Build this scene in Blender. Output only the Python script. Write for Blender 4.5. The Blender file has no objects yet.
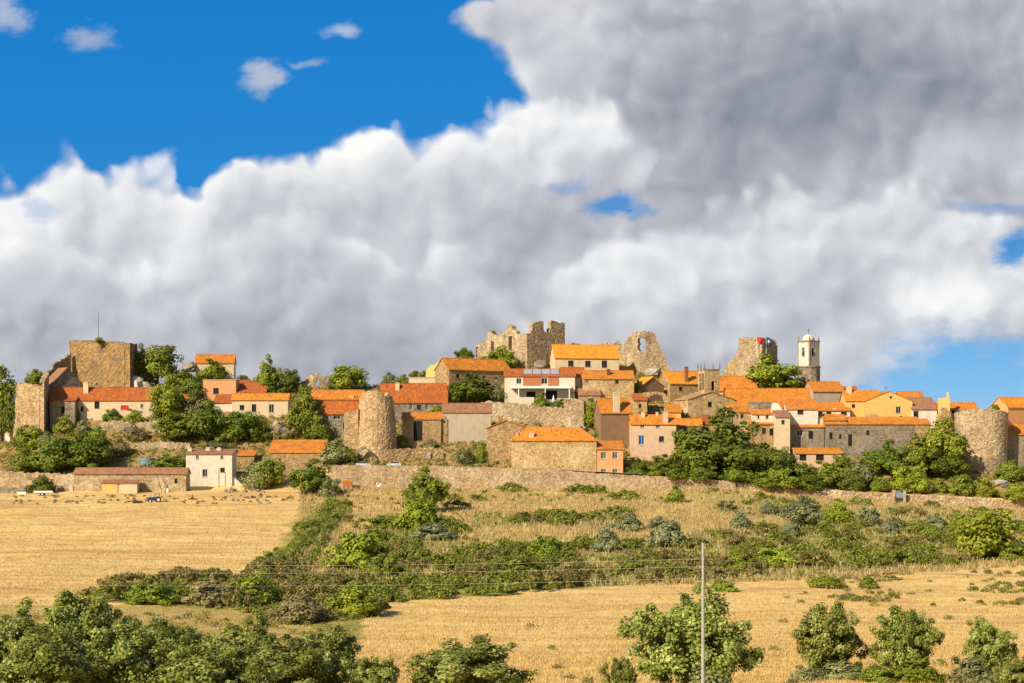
import bpy, bmesh, math, random
import numpy as np
from mathutils import Vector, Matrix, noise as mnoise

# ------------------------------------------------------------------ basics
FPX, HROW, CX = 1500.0, 440.0, 512.0          # focal length in pixels, eye level row, picture centre
SC = bpy.context.scene
COL = SC.collection
RNG = random.Random(7)
R = math.radians

def P(px, row, Y):
    return Vector(((px - CX) / FPX * Y, Y, (HROW - row) / FPX * Y))

def interp(x, pts):
    return float(np.interp(x, [p[0] for p in pts], [p[1] for p in pts]))

def hsh(*a):
    h = 2166136261
    for v in a:
        h = ((h ^ (int(v) & 0xffffffff)) * 16777619) & 0xffffffff
    h ^= h >> 15; h = (h * 2246822519) & 0xffffffff; h ^= h >> 13
    h = (h * 3266489917) & 0xffffffff; h ^= h >> 16
    return h / 4294967295.0

# ------------------------------------------------------------------ terrain (a height for every x, y)
PROF = [(-400, 6), (-60, 4), (0, -1.9), (30, -7.3), (60, -12.6), (90, -16.4), (120, -19.3), (160, -22.2), (200, -23.3),
        (240, -23.5), (280, -22.6), (320, -21.1), (360, -19.1), (400, -16.8), (440, -14.5)]
_py = np.array([p[0] for p in PROF], float); _pz = np.array([p[1] for p in PROF], float)
ROW440 = [(-300, 492), (0, 490), (250, 489), (330, 488), (560, 490), (640, 491), (700, 489), (750, 491), (860, 501), (1024, 510), (1400, 515)]
ROW446 = [(-300, 488), (0, 484), (235, 482), (300, 478), (320, 468), (440, 468), (560, 471), (640, 476), (740, 482), (860, 492), (1024, 499), (1400, 505)]
ROW520 = [(-400, 470), (-100, 452), (0, 436), (25, 415), (70, 388), (135, 386), (200, 384), (260, 390), (330, 389), (400, 386), (440, 374),
          (480, 361), (530, 359), (600, 360), (650, 369), (700, 376), (750, 379), (800, 384), (850, 392), (900, 402), (950, 412), (1024, 424), (1300, 460)]
def _tab(t):
    return np.array([p[0] for p in t], float), np.array([p[1] for p in t], float)
_t440, _t446, _t520 = _tab(ROW440), _tab(ROW446), _tab(ROW520)

def smooth_prof(Y):
    acc = 0.0
    for d, w in ((-14, .2), (-7, .2), (0, .2), (7, .2), (14, .2)):
        acc = acc + w * np.interp(np.minimum(Y + d, 440 - 0 * Y), _py, _pz)
    return acc

def terrain(x, Y):
    x = np.asarray(x, float); Y = np.asarray(Y, float)
    px = CX + FPX * x / np.maximum(Y, 60.0)
    z440 = (HROW - np.interp(px, *_t440)) / FPX * 440
    z446 = (HROW - np.interp(px, *_t446)) / FPX * 446
    z520 = (HROW - np.interp(px, *_t520)) / FPX * 520
    base = smooth_prof(Y)
    w = np.clip((Y - 320) / 120, 0, 1); w = w * w * (3 - 2 * w)
    front = base + (z440 - smooth_prof(np.full_like(Y, 440.0))) * w
    wall = np.clip((px - 300) / 25, 0, 1)               # the retaining wall stands right of here
    step0 = 440.4 - 3.5 * (1 - wall); step1 = 441.0 + 5.0 * (1 - wall)
    t = np.clip((Y - step0) / (step1 - step0), 0, 1)
    lower = front + (z446 - front) * t
    k = np.clip((Y - 448) / (520 - 448), 0, 1)
    hill = z446 + (z520 - z446) * (k * .8 + .2 * k * k * (3 - 2 * k))
    z = np.where(Y < 447, lower, hill)
    back = np.clip((Y - 530) / 330, 0, 1); back = back * back * (3 - 2 * back)
    z = z + (-45 - z) * back
    side = np.clip((np.abs(px - 512) - 700) / 2500, 0, 1)
    return z + (-30 - z) * side * np.clip((Y - 60) / 300, 0, 1) * .6

def gz(x, Y):
    return float(terrain(x, Y))

def gnoise(x, Y):
    # small unevenness of the bare ground
    out = 0
    out += .35 * mnoise.noise(Vector((x * .06, Y * .06, 3.1)))
    out += .14 * mnoise.noise(Vector((x * .25, Y * .25, 9.7)))
    return out

def gY(px, row, y0=70.0, y1=545.0):
    """distance at which the ground is seen in this column and row"""
    Ys = np.arange(y0, y1, .25)
    u = (px - CX) / FPX
    rows = HROW - FPX * terrain(u * Ys, Ys) / Ys
    hit = np.nonzero(rows <= row)[0]
    return float(Ys[hit[0]]) if len(hit) else 522.0

# ------------------------------------------------------------------ objects
def tag(o, label=None, cat=None, group=None, kind=None):
    if label: o['label'] = label
    if cat: o['category'] = cat
    if group: o['group'] = group
    if kind: o['kind'] = kind
    return o

def empty(name, loc=(0, 0, 0), rz=0.0):
    o = bpy.data.objects.new(name, None); COL.objects.link(o)
    o.location = loc; o.rotation_euler = (0, 0, rz); o.empty_display_size = .5
    return o

def link(name, me, mat=None, parent=None, loc=(0, 0, 0), rz=0.0):
    o = bpy.data.objects.new(name, me); COL.objects.link(o)
    if mat is not None and not me.materials: me.materials.append(mat)
    o.location = loc; o.rotation_euler = (0, 0, rz)
    if parent is not None: o.parent = parent
    return o

class MB:
    """collects quads; build() links them as one mesh object"""
    def __init__(s): s.v = []; s.f = []; s.uv = []
    def face(s, pts, uv=None):
        i = len(s.v); s.v += [tuple(p) for p in pts]; s.f.append(tuple(range(i, i + len(pts))))
        s.uv.append(uv if uv else [(p[0] + p[1], p[2]) for p in pts])
    def box(s, x0, x1, y0, y1, z0, z1):
        a = [(x0, y0, z0), (x1, y0, z0), (x1, y1, z0), (x0, y1, z0), (x0, y0, z1), (x1, y0, z1), (x1, y1, z1), (x0, y1, z1)]
        for q in ((0, 1, 5, 4), (1, 2, 6, 5), (2, 3, 7, 6), (3, 0, 4, 7), (4, 5, 6, 7), (3, 2, 1, 0)):
            s.face([a[k] for k in q])
    def bar(s, p, q, r, n=6, r2=None):
        p, q = Vector(p), Vector(q); r2 = r if r2 is None else r2
        d = (q - p)
        if d.length < 1e-6: return
        d.normalize(); a = d.orthogonal().normalized(); b = d.cross(a)
        ring = lambda c, rr: [c + (a * math.cos(t) + b * math.sin(t)) * rr for t in [2 * math.pi * k / n for k in range(n)]]
        A, B = ring(p, r), ring(q, r2)
        for k in range(n): s.face([A[k], A[(k + 1) % n], B[(k + 1) % n], B[k]])
        s.face(A[::-1]); s.face(B)
    def slab(s, a, b, c, d, t):
        """a thick sheet: a,b along the eave, d,c along the top; t downwards"""
        a, b, c, d = map(Vector, (a, b, c, d)); dn = Vector((0, 0, -t))
        n = max(1, int((b - a).length / 1.1)); m = max(1, int((d - a).length / 1.3))
        L, S = (b - a).length, (d - a).length
        g = [[None] * (m + 1) for _ in range(n + 1)]
        for i in range(n + 1):
            for j in range(m + 1):
                u, w = i / n, j / m
                p = a.lerp(b, u).lerp(d.lerp(c, u), w)
                jz = .05 * (hsh(int(p.x * 91), int(p.y * 77), int(p.z * 53)) - .5)
                jz += .05 * math.sin(u * L * .45 + p.y) * (1 - abs(2 * w - 1))
                g[i][j] = (p + Vector((0, 0, jz)), (u * L, w * S))
        for i in range(n):
            for j in range(m):
                q = [g[i][j], g[i + 1][j], g[i + 1][j + 1], g[i][j + 1]]
                s.face([k[0] for k in q], [k[1] for k in q])
                s.face([k[0] + dn for k in q][::-1])
        for i in range(n):
            for j, fl in ((0, 1), (m, 0)):
                q = [g[i][j][0], g[i + 1][j][0], g[i + 1][j][0] + dn, g[i][j][0] + dn]
                s.face(q[::-1] if fl else q)
        for j in range(m):
            for i, fl in ((0, 0), (n, 1)):
                q = [g[i][j][0], g[i][j + 1][0], g[i][j + 1][0] + dn, g[i][j][0] + dn]
                s.face(q[::-1] if fl else q)
    def mesh(s, name, mat=None, smooth=False):
        me = bpy.data.meshes.new(name); me.from_pydata(s.v, [], s.f)
        lay = me.uv_layers.new(name='UVMap')
        flat = [c for u in s.uv for q in u for c in q]
        lay.data.foreach_set('uv', flat)
        if mat: me.materials.append(mat)
        bm = bmesh.new(); bm.from_mesh(me); bmesh.ops.remove_doubles(bm, verts=bm.verts, dist=.0005)
        bmesh.ops.recalc_face_normals(bm, faces=bm.faces); bm.to_mesh(me); bm.free()
        if smooth: me.polygons.foreach_set('use_smooth', [True] * len(me.polygons))
        return me
    def build(s, name, mat, parent=None, loc=(0, 0, 0), rz=0.0, smooth=False):
        return link(name, s.mesh(name, mat, smooth), None, parent, loc, rz)

def np_mesh(name, verts, quads, var=None, tint=None):
    me = bpy.data.meshes.new(name)
    nv, nf, k = len(verts), len(quads), quads.shape[1]
    me.vertices.add(nv); me.vertices.foreach_set('co', verts.astype(np.float32).ravel())
    me.loops.add(nf * k); me.loops.foreach_set('vertex_index', quads.astype(np.int32).ravel())
    me.polygons.add(nf)
    me.polygons.foreach_set('loop_start', np.arange(0, nf * k, k, dtype=np.int32))
    me.polygons.foreach_set('loop_total', np.full(nf, k, dtype=np.int32))
    me.update(calc_edges=True)
    if var is not None:
        a = me.attributes.new('var', 'FLOAT', 'FACE'); a.data.foreach_set('value', var.astype(np.float32))
    if tint is not None:
        a = me.attributes.new('tint', 'FLOAT', 'FACE'); a.data.foreach_set('value', tint.astype(np.float32))
    return me

# ------------------------------------------------------------------ materials
class NT:
    def __init__(s, tree): s.t = tree; s.n = tree.nodes; s.l = tree.links
    def add(s, typ, **kw):
        nd = s.n.new(typ)
        for k, v in kw.items():
            if k.startswith('_'): setattr(nd, k[1:], v)
        return nd
    def put(s, sock, v):
        if isinstance(v, bpy.types.NodeSocket): s.l.new(v, sock)
        elif isinstance(v, (tuple, list)) and sock.type == 'RGBA': sock.default_value = (*v[:3], 1)
        else: sock.default_value = v
    def math(s, op, a, b=0.0, c=None, clamp=False):
        nd = s.n.new('ShaderNodeMath'); nd.operation = op; nd.use_clamp = clamp
        s.put(nd.inputs[0], a); s.put(nd.inputs[1], b)
        if c is not None: s.put(nd.inputs[2], c)
        return nd.outputs[0]
    def vmath(s, op, a, b=(0, 0, 0), scale=None):
        nd = s.n.new('ShaderNodeVectorMath'); nd.operation = op
        s.put(nd.inputs[0], a)
        if op == 'SCALE': s.put(nd.inputs['Scale'], scale)
        else: s.put(nd.inputs[1], b)
        return nd.outputs[0]
    def mix(s, f, a, b, mode='MIX'):
        nd = s.n.new('ShaderNodeMix'); nd.data_type = 'RGBA'; nd.blend_type = mode
        s.put(nd.inputs[0], f); s.put(nd.inputs[6], a); s.put(nd.inputs[7], b)
        return nd.outputs[2]
    def noise(s, vec, scale, detail=3, rough=.55, lac=2.0, out=0, dims='3D'):
        nd = s.n.new('ShaderNodeTexNoise'); nd.noise_dimensions = dims
        if vec is not None: s.l.new(vec, nd.inputs['Vector'])
        nd.inputs['Scale'].default_value = scale; nd.inputs['Detail'].default_value = detail
        nd.inputs['Roughness'].default_value = rough; nd.inputs['Lacunarity'].default_value = lac
        return nd.outputs[out]
    def voro(s, vec, scale, feature='F1', out='Color', rnd=1.0):
        nd = s.n.new('ShaderNodeTexVoronoi'); nd.feature = feature
        s.l.new(vec, nd.inputs['Vector']); nd.inputs['Scale'].default_value = scale
        nd.inputs['Randomness'].default_value = rnd
        return nd.outputs[out]
    def ramp(s, f, stops, interp='LINEAR'):
        nd = s.n.new('ShaderNodeValToRGB'); s.put(nd.inputs[0], f); cr = nd.color_ramp; cr.interpolation = interp
        while len(cr.elements) < len(stops): cr.elements.new(.5)
        for e, (p, c) in zip(cr.elements, stops):
            e.position = p; e.color = (*c[:3], 1) if isinstance(c, (tuple, list)) else (c, c, c, 1)
        return nd.outputs[0]
    def rng(s, v, a, b, c=0.0, d=1.0, smooth=True):
        nd = s.n.new('ShaderNodeMapRange'); nd.interpolation_type = 'SMOOTHSTEP' if smooth else 'LINEAR'
        s.put(nd.inputs[0], v); nd.inputs[1].default_value = a; nd.inputs[2].default_value = b
        nd.inputs[3].default_value = c; nd.inputs[4].default_value = d
        return nd.outputs[0]
    def bump(s, h, strength=.5, dist=.1):
        nd = s.n.new('ShaderNodeBump'); s.put(nd.inputs['Height'], h)
        nd.inputs['Strength'].default_value = strength; nd.inputs['Distance'].default_value = dist
        return nd.outputs[0]

MATS = {}
def new_mat(name):
    m = bpy.data.materials.new(name); m.use_nodes = True
    nt = NT(m.node_tree); b = nt.n['Principled BSDF']; b.inputs['Roughness'].default_value = .9
    b.inputs['Specular IOR Level'].default_value = .2
    MATS[name] = m
    return m, nt, b

def coords(nt):
    """object coordinates shifted by a random amount for each object"""
    tc = nt.add('ShaderNodeTexCoord'); oi = nt.add('ShaderNodeObjectInfo')
    cmb = nt.add('ShaderNodeCombineXYZ')
    nt.l.new(nt.math('MULTIPLY', oi.outputs['Random'], 91.0), cmb.inputs[0])
    nt.l.new(nt.math('MULTIPLY', oi.outputs['Random'], 37.0), cmb.inputs[2])
    return nt.vmath('ADD', tc.outputs['Object'], cmb.outputs[0]), oi.outputs['Random']

def stone(name, pal, size=.5, stain=(.12, .09, .06), stain_amt=.45, mortar=.75, pale=None):
    m, nt, b = new_mat(name)
    v, rnd = coords(nt)
    wob = nt.noise(v, 1.6, 2, out=1)
    vw = nt.vmath('ADD', v, nt.vmath('SCALE', nt.vmath('SUBTRACT', wob, (.5, .5, .5)), scale=.35))
    vz = nt.vmath('MULTIPLY', vw, (1, 1, 1.45))
    cell = nt.voro(vz, 1 / size, 'F1', 'Color')
    edge = nt.voro(vz, 1 / size, 'DISTANCE_TO_EDGE', 'Distance')
    sep = nt.add('ShaderNodeSeparateColor'); nt.l.new(cell, sep.inputs[0])
    n = len(pal)
    col = nt.ramp(sep.outputs[0], [(k / (n - 1), pal[k]) for k in range(n)])
    big = nt.noise(v, .22, 4, .6)
    col = nt.mix(nt.rng(big, .48, .72, 0, stain_amt), col, stain)
    if pale:
        b2 = nt.noise(nt.vmath('ADD', v, (17, 5, 9)), .16, 4, .65)
        col = nt.mix(nt.rng(b2, .46, .66, 0, .75), col, pale)
    streak = nt.noise(nt.vmath('MULTIPLY', v, (1.3, 1.3, .12)), .9, 3, .6)
    col = nt.mix(nt.rng(streak, .52, .75, 0, .4), col, stain)
    col = nt.mix(nt.rng(edge, 0, .12, mortar, 0), col, tuple(c * .45 for c in pal[0]))
    fine = nt.noise(v, 6, 3, .7); mid = nt.noise(nt.vmath('ADD', v, (3, 8, 1)), .75, 4, .65)
    col = nt.mix(1.0, col, nt.ramp(fine, [(.25, .72), (.75, 1.2)]), 'MULTIPLY')
    col = nt.mix(1.0, col, nt.ramp(mid, [(.3, .66), (.5, 1.0), (.7, 1.28)]), 'MULTIPLY')
    nt.l.new(col, b.inputs['Base Color'])
    h = nt.math('ADD', nt.rng(edge, 0, .2), nt.math('MULTIPLY', sep.outputs[1], .6))
    nt.l.new(nt.bump(h, .8, .12), b.inputs['Normal'])
    return m

def plaster(name, c, dirt=(.25, .2, .14), amt=.5, scale=.5):
    m, nt, b = new_mat(name)
    v, rnd = coords(nt)
    n1 = nt.noise(v, scale, 5, .65)
    st = nt.noise(nt.vmath('MULTIPLY', v, (1.5, 1.5, .15)), 1.0, 4, .6)
    n3 = nt.noise(v, 3.0, 4, .7)
    col = nt.mix(nt.rng(n1, .45, .75, 0, amt), c, dirt)
    col = nt.mix(nt.rng(st, .5, .8, 0, amt), col, dirt)
    col = nt.mix(1.0, col, nt.ramp(n3, [(.25, .82), (.75, 1.1)]), 'MULTIPLY')
    nt.l.new(col, b.inputs['Base Color'])
    nt.l.new(nt.bump(n3, .35, .05), b.inputs['Normal'])
    return m

def tiles(name, c, dark, pale, weather=.65):
    m, nt, b = new_mat(name)
    tc = nt.add('ShaderNodeTexCoord'); oi = nt.add('ShaderNodeObjectInfo')
    uv = tc.outputs['UV']; sx = nt.add('ShaderNodeSeparateXYZ'); nt.l.new(uv, sx.inputs[0])
    v, rnd = coords(nt)
    iu = nt.math('FLOOR', nt.math('DIVIDE', sx.outputs[0], .42)); iv = nt.math('FLOOR', nt.math('DIVIDE', sx.outputs[1], .45))
    cmb = nt.add('ShaderNodeCombineXYZ'); nt.l.new(iu, cmb.inputs[0]); nt.l.new(iv, cmb.inputs[1]); nt.l.new(nt.math('MULTIPLY', oi.outputs['Random'], 50), cmb.inputs[2])
    wn = nt.add('ShaderNodeTexWhiteNoise'); wn.noise_dimensions = '3D'; nt.l.new(cmb.outputs[0], wn.inputs['Vector'])
    col = nt.ramp(wn.outputs['Value'], [(0, tuple(k * .7 for k in c)), (.5, c), (1, tuple(min(1, k * 1.22) for k in c))])
    n1 = nt.noise(v, .35, 5, .65); n2 = nt.noise(nt.vmath('ADD', v, (7, 3, 1)), .8, 4, .7)
    n5 = nt.noise(nt.vmath('MULTIPLY', v, (1.6, .5, .5)), .9, 5, .7)
    col = nt.mix(nt.rng(n1, .44, .70, 0, weather), col, dark)
    col = nt.mix(nt.rng(n5, .52, .70, 0, weather * .9), col, tuple(k * .55 for k in dark))
    col = nt.mix(nt.rng(rnd, 0, 1, 0, .35, False), col, dark)
    col = nt.mix(nt.rng(n2, .55, .78, 0, weather * .6), col, pale)
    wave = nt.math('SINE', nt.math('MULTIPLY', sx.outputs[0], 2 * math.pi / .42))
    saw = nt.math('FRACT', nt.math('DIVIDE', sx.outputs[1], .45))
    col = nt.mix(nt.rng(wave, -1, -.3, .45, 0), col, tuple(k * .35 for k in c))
    nt.l.new(col, b.inputs['Base Color'])
    h = nt.math('ADD', nt.math('MULTIPLY', wave, .5), nt.math('MULTIPLY', saw, -.5))
    nt.l.new(nt.bump(h, .6, .08), b.inputs['Normal'])
    b.inputs['Roughness'].default_value = .85
    return m

def leafmat(name, c0, c1, c2, transl=.2, hue=.03):
    """leaf colours from dark to pale by the 'var' of every leaf, each object a little different"""
    m, nt, b = new_mat(name)
    at = nt.add('ShaderNodeAttribute'); at.attribute_name = 'var'
    oi = nt.add('ShaderNodeObjectInfo')
    col = nt.ramp(at.outputs['Fac'], [(0, c0), (.55, c1), (1, c2)])
    hs = nt.add('ShaderNodeHueSaturation')
    nt.l.new(nt.rng(oi.outputs['Random'], 0, 1, .5 - hue * .45, .5 + hue * .25, False), hs.inputs['Hue'])
    nt.l.new(nt.rng(oi.outputs['Random'], 0, 1, .82, 1.12, False), hs.inputs['Value'])
    nt.l.new(col, hs.inputs['Color'])
    nt.l.new(hs.outputs[0], b.inputs['Base Color'])
    b.inputs['Roughness'].default_value = .6
    tr = nt.add('ShaderNodeBsdfTranslucent'); nt.l.new(hs.outputs[0], tr.inputs[0])
    mx = nt.add('ShaderNodeMixShader'); mx.inputs[0].default_value = transl
    nt.l.new(b.outputs[0], mx.inputs[1]); nt.l.new(tr.outputs[0], mx.inputs[2])
    nt.l.new(mx.outputs[0], nt.n['Material Output'].inputs[0])
    return m

def plain(name, c, rough=.7, metal=0.0, var=.2):
    m, nt, b = new_mat(name)
    v, rnd = coords(nt)
    n = nt.noise(v, 4, 3, .6)
    col = nt.mix(1.0, c, nt.ramp(n, [(.2, 1 - var), (.8, 1 + var)]), 'MULTIPLY')
    nt.l.new(col, b.inputs['Base Color']); b.inputs['Roughness'].default_value = rough; b.inputs['Metallic'].default_value = metal
    return m

stone('warm_stone', [(.34, .20, .085), (.52, .34, .15), (.62, .44, .22), (.44, .28, .12)], .42, (.2, .14, .08), .4, .45)
stone('gold_stone', [(.46, .28, .10), (.68, .46, .19), (.78, .57, .28), (.54, .35, .14)], .42, (.3, .18, .08), .5, .5, (.84, .62, .36))
stone('grey_stone', [(.20, .15, .10), (.34, .27, .18), (.42, .34, .24), (.26, .20, .13)], .42, (.13, .10, .07), .45, .45, (.46, .36, .24))
stone('pale_stone', [(.42, .25, .11), (.64, .44, .23), (.74, .54, .30), (.50, .32, .15)], .45, (.26, .16, .08), .45, .6)
stone('castle_stone', [(.32, .21, .11), (.52, .38, .21), (.62, .48, .28), (.42, .29, .15)], .5, (.19, .135, .085), .5, .4, (.66, .52, .32))
stone('keep_stone', [(.28, .16, .06), (.46, .27, .10), (.54, .35, .15), (.36, .21, .09)], .48, (.17, .135, .10), .7, .45)
stone('wall_stone', [(.36, .23, .11), (.58, .42, .23), (.68, .51, .30), (.46, .31, .16)], .45, (.24, .17, .10), .6, .55, (.74, .59, .38))
plaster('white_plaster', (.68, .59, .46), (.42, .32, .2), .55, .6)
plaster('cream_plaster', (.66, .55, .40), (.44, .34, .22), .5, .6)
plaster('tower_plaster', (.62, .55, .45), (.36, .29, .21), .7, .6)
plaster('grey_plaster', (.46, .37, .26), (.25, .21, .16), .5)
plaster('yellow_plaster', (.72, .43, .13), (.5, .28, .1), .35)
plaster('salmon_plaster', (.66, .33, .14), (.42, .22, .12), .35)
plaster('pink_plaster', (.64, .43, .27), (.34, .25, .2), .5)
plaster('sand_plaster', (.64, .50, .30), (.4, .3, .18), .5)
plaster('shaded_plaster', (.26, .15, .08), (.14, .09, .06), .5)  # dark brown with the shade of shadowed house walls put into the colour
plaster('brick_red', (.40, .15, .07), (.3, .12, .07), .4)
tiles('orange_tiles', (.66, .235, .026), (.33, .115, .03), (.66, .33, .10))
tiles('yellow_tiles', (.78, .31, .025), (.5, .17, .03), (.8, .42, .12), .35)
tiles('red_tiles', (.45, .125, .024), (.22, .07, .03), (.48, .22, .10), .6)
tiles('brown_tiles', (.40, .19, .085), (.2, .1, .06), (.48, .30, .19), .7)
plain('dark_glass', (.018, .02, .025), .12, 0, .1)
plain('dark_inside', (.02, .017, .014), .9, 0, .1)  # near-black that paints the shade inside belfries and dark openings
plain('wood_brown', (.13, .065, .035), .7)
plain('white_paint', (.75, .73, .68), .6, 0, .08)
plain('green_paint', (.05, .10, .075), .6)
plain('blue_paint', (.025, .075, .22), .45)
plain('orange_paint', (.62, .20, .03), .6)
plain('rust_metal', (.28, .10, .04), .8)
plain('grey_metal', (.35, .35, .35), .5, .3)
plain('dark_metal', (.05, .05, .05), .6)
plain('rubber', (.018, .018, .018), .9)
plain('silver_paint', (.55, .60, .66), .35, .2, .05)
plain('concrete', (.36, .33, .29), .85, 0, .18)
plain('solar_blue', (.30, .31, .34), .35, 0, .1)
plain('red_cloth', (.55, .03, .03), .8)
plain('navy_cloth', (.03, .05, .16), .8)
plain('white_cloth', (.78, .76, .72), .8, 0, .05)
plain('bark', (.10, .075, .05), .95, 0, .4)
plain('teal_paint', (.12, .25, .27), .6)
stone('rock', [(.22, .17, .12), (.34, .28, .21), (.42, .36, .28), (.28, .22, .16)], 1.4, (.12, .1, .08), .5, .25)
stone('pale_rock', [(.38, .32, .25), (.5, .44, .36), (.6, .54, .45), (.44, .38, .3)], 1.4, (.2, .17, .13), .4, .25)
leafmat('leaf_dark', (.060, .088, .008), (.14, .185, .016), (.25, .285, .032))
leafmat('leaf_mid', (.090, .118, .010), (.205, .245, .021), (.36, .385, .042))
leafmat('leaf_bright', (.135, .165, .011), (.265, .305, .021), (.42, .445, .046))
leafmat('leaf_olive', (.125, .135, .042), (.25, .255, .09), (.40, .395, .18))
leafmat('leaf_blue', (.12, .135, .05), (.245, .26, .11), (.42, .42, .21))
leafmat('leaf_oak', (.085, .105, .014), (.26, .295, .045), (.62, .63, .21), .3)
leafmat('leaf_dry', (.17, .135, .045), (.29, .235, .09), (.42, .35, .16), .2, .0)
# ------------------------------------------------------------------ houses
def window_part(root, x, z, w, h, style, ydir=None, depth=.22):
    """frame set back into its opening, pane behind it; local front plane is y=0"""
    fm = {'white': 'white_paint', 'brown': 'wood_brown', 'green': 'white_paint', 'dark': 'wood_brown', 'door': 'wood_brown', 'blue': 'white_paint', 'red': 'brick_red'}[style]
    pm = {'white': 'dark_glass', 'brown': 'dark_glass', 'green': 'green_paint', 'dark': 'dark_inside', 'door': 'wood_brown', 'blue': 'blue_paint', 'red': 'red_cloth'}[style]
    x0, x1, z0, z1 = x - w / 2, x + w / 2, z - h / 2, z + h / 2
    f = MB(); t = min(.09, w * .12); y = depth
    f.box(x0, x0 + t, y - .06, y + .02, z0, z1); f.box(x1 - t, x1, y - .06, y + .02, z0, z1)
    f.box(x0 + t, x1 - t, y - .06, y + .02, z1 - t, z1); f.box(x0 + t, x1 - t, y - .06, y + .02, z0, z0 + t)
    if style in ('white', 'brown', 'green', 'blue'): f.box(x - t * .35, x + t * .35, y - .05, y + .015, z0 + t, z1 - t)
    nm = 'door' if style in ('door',) else 'window'
    fo = f.build(nm, MATS[fm], root)
    p = MB(); p.box(x0, x1, y + .03, y + .06, z0, z1)
    p.build('pane' if nm == 'window' else 'door_panel', MATS[pm], fo)
    s = MB(); s.box(x0 - .12, x1 + .12, -.09, depth - .07, z0 - .13, z0 - .003)
    if nm == 'window' and w > .8: s.build('sill', MATS['pale_stone'], fo)

def front_with_holes(mb, w, z0, z1, holes, depth=.25):
    """front wall face at y=0 with real openings (x0,x1,z0,z1)"""
    xs = sorted({0.0, w, *[h[0] for h in holes], *[h[1] for h in holes]}); zs = sorted({z0, z1, *[h[2] for h in holes], *[h[3] for h in holes]})
    xs = [v for v in xs if 0 <= v <= w]; zs = [v for v in zs if z0 <= v <= z1]
    for i in range(len(xs) - 1):
        for j in range(len(zs) - 1):
            cx, cz = (xs[i] + xs[i + 1]) / 2, (zs[j] + zs[j + 1]) / 2
            if any(h[0] < cx < h[1] and h[2] < cz < h[3] for h in holes): continue
            mb.face([(xs[i], 0, zs[j]), (xs[i + 1], 0, zs[j]), (xs[i + 1], 0, zs[j + 1]), (xs[i], 0, zs[j + 1])])
    d = depth + .05
    for a, b, c, e in holes:
        mb.face([(a, 0, c), (a, d, c), (a, d, e), (a, 0, e)]); mb.face([(b, 0, c), (b, 0, e), (b, d, e), (b, d, c)])
        mb.face([(a, 0, e), (a, d, e), (b, d, e), (b, 0, e)]); mb.face([(a, 0, c), (b, 0, c), (b, d, c), (a, d, c)])
        mb.face([(a, d, c), (b, d, c), (b, d, e), (a, d, e)])

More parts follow.
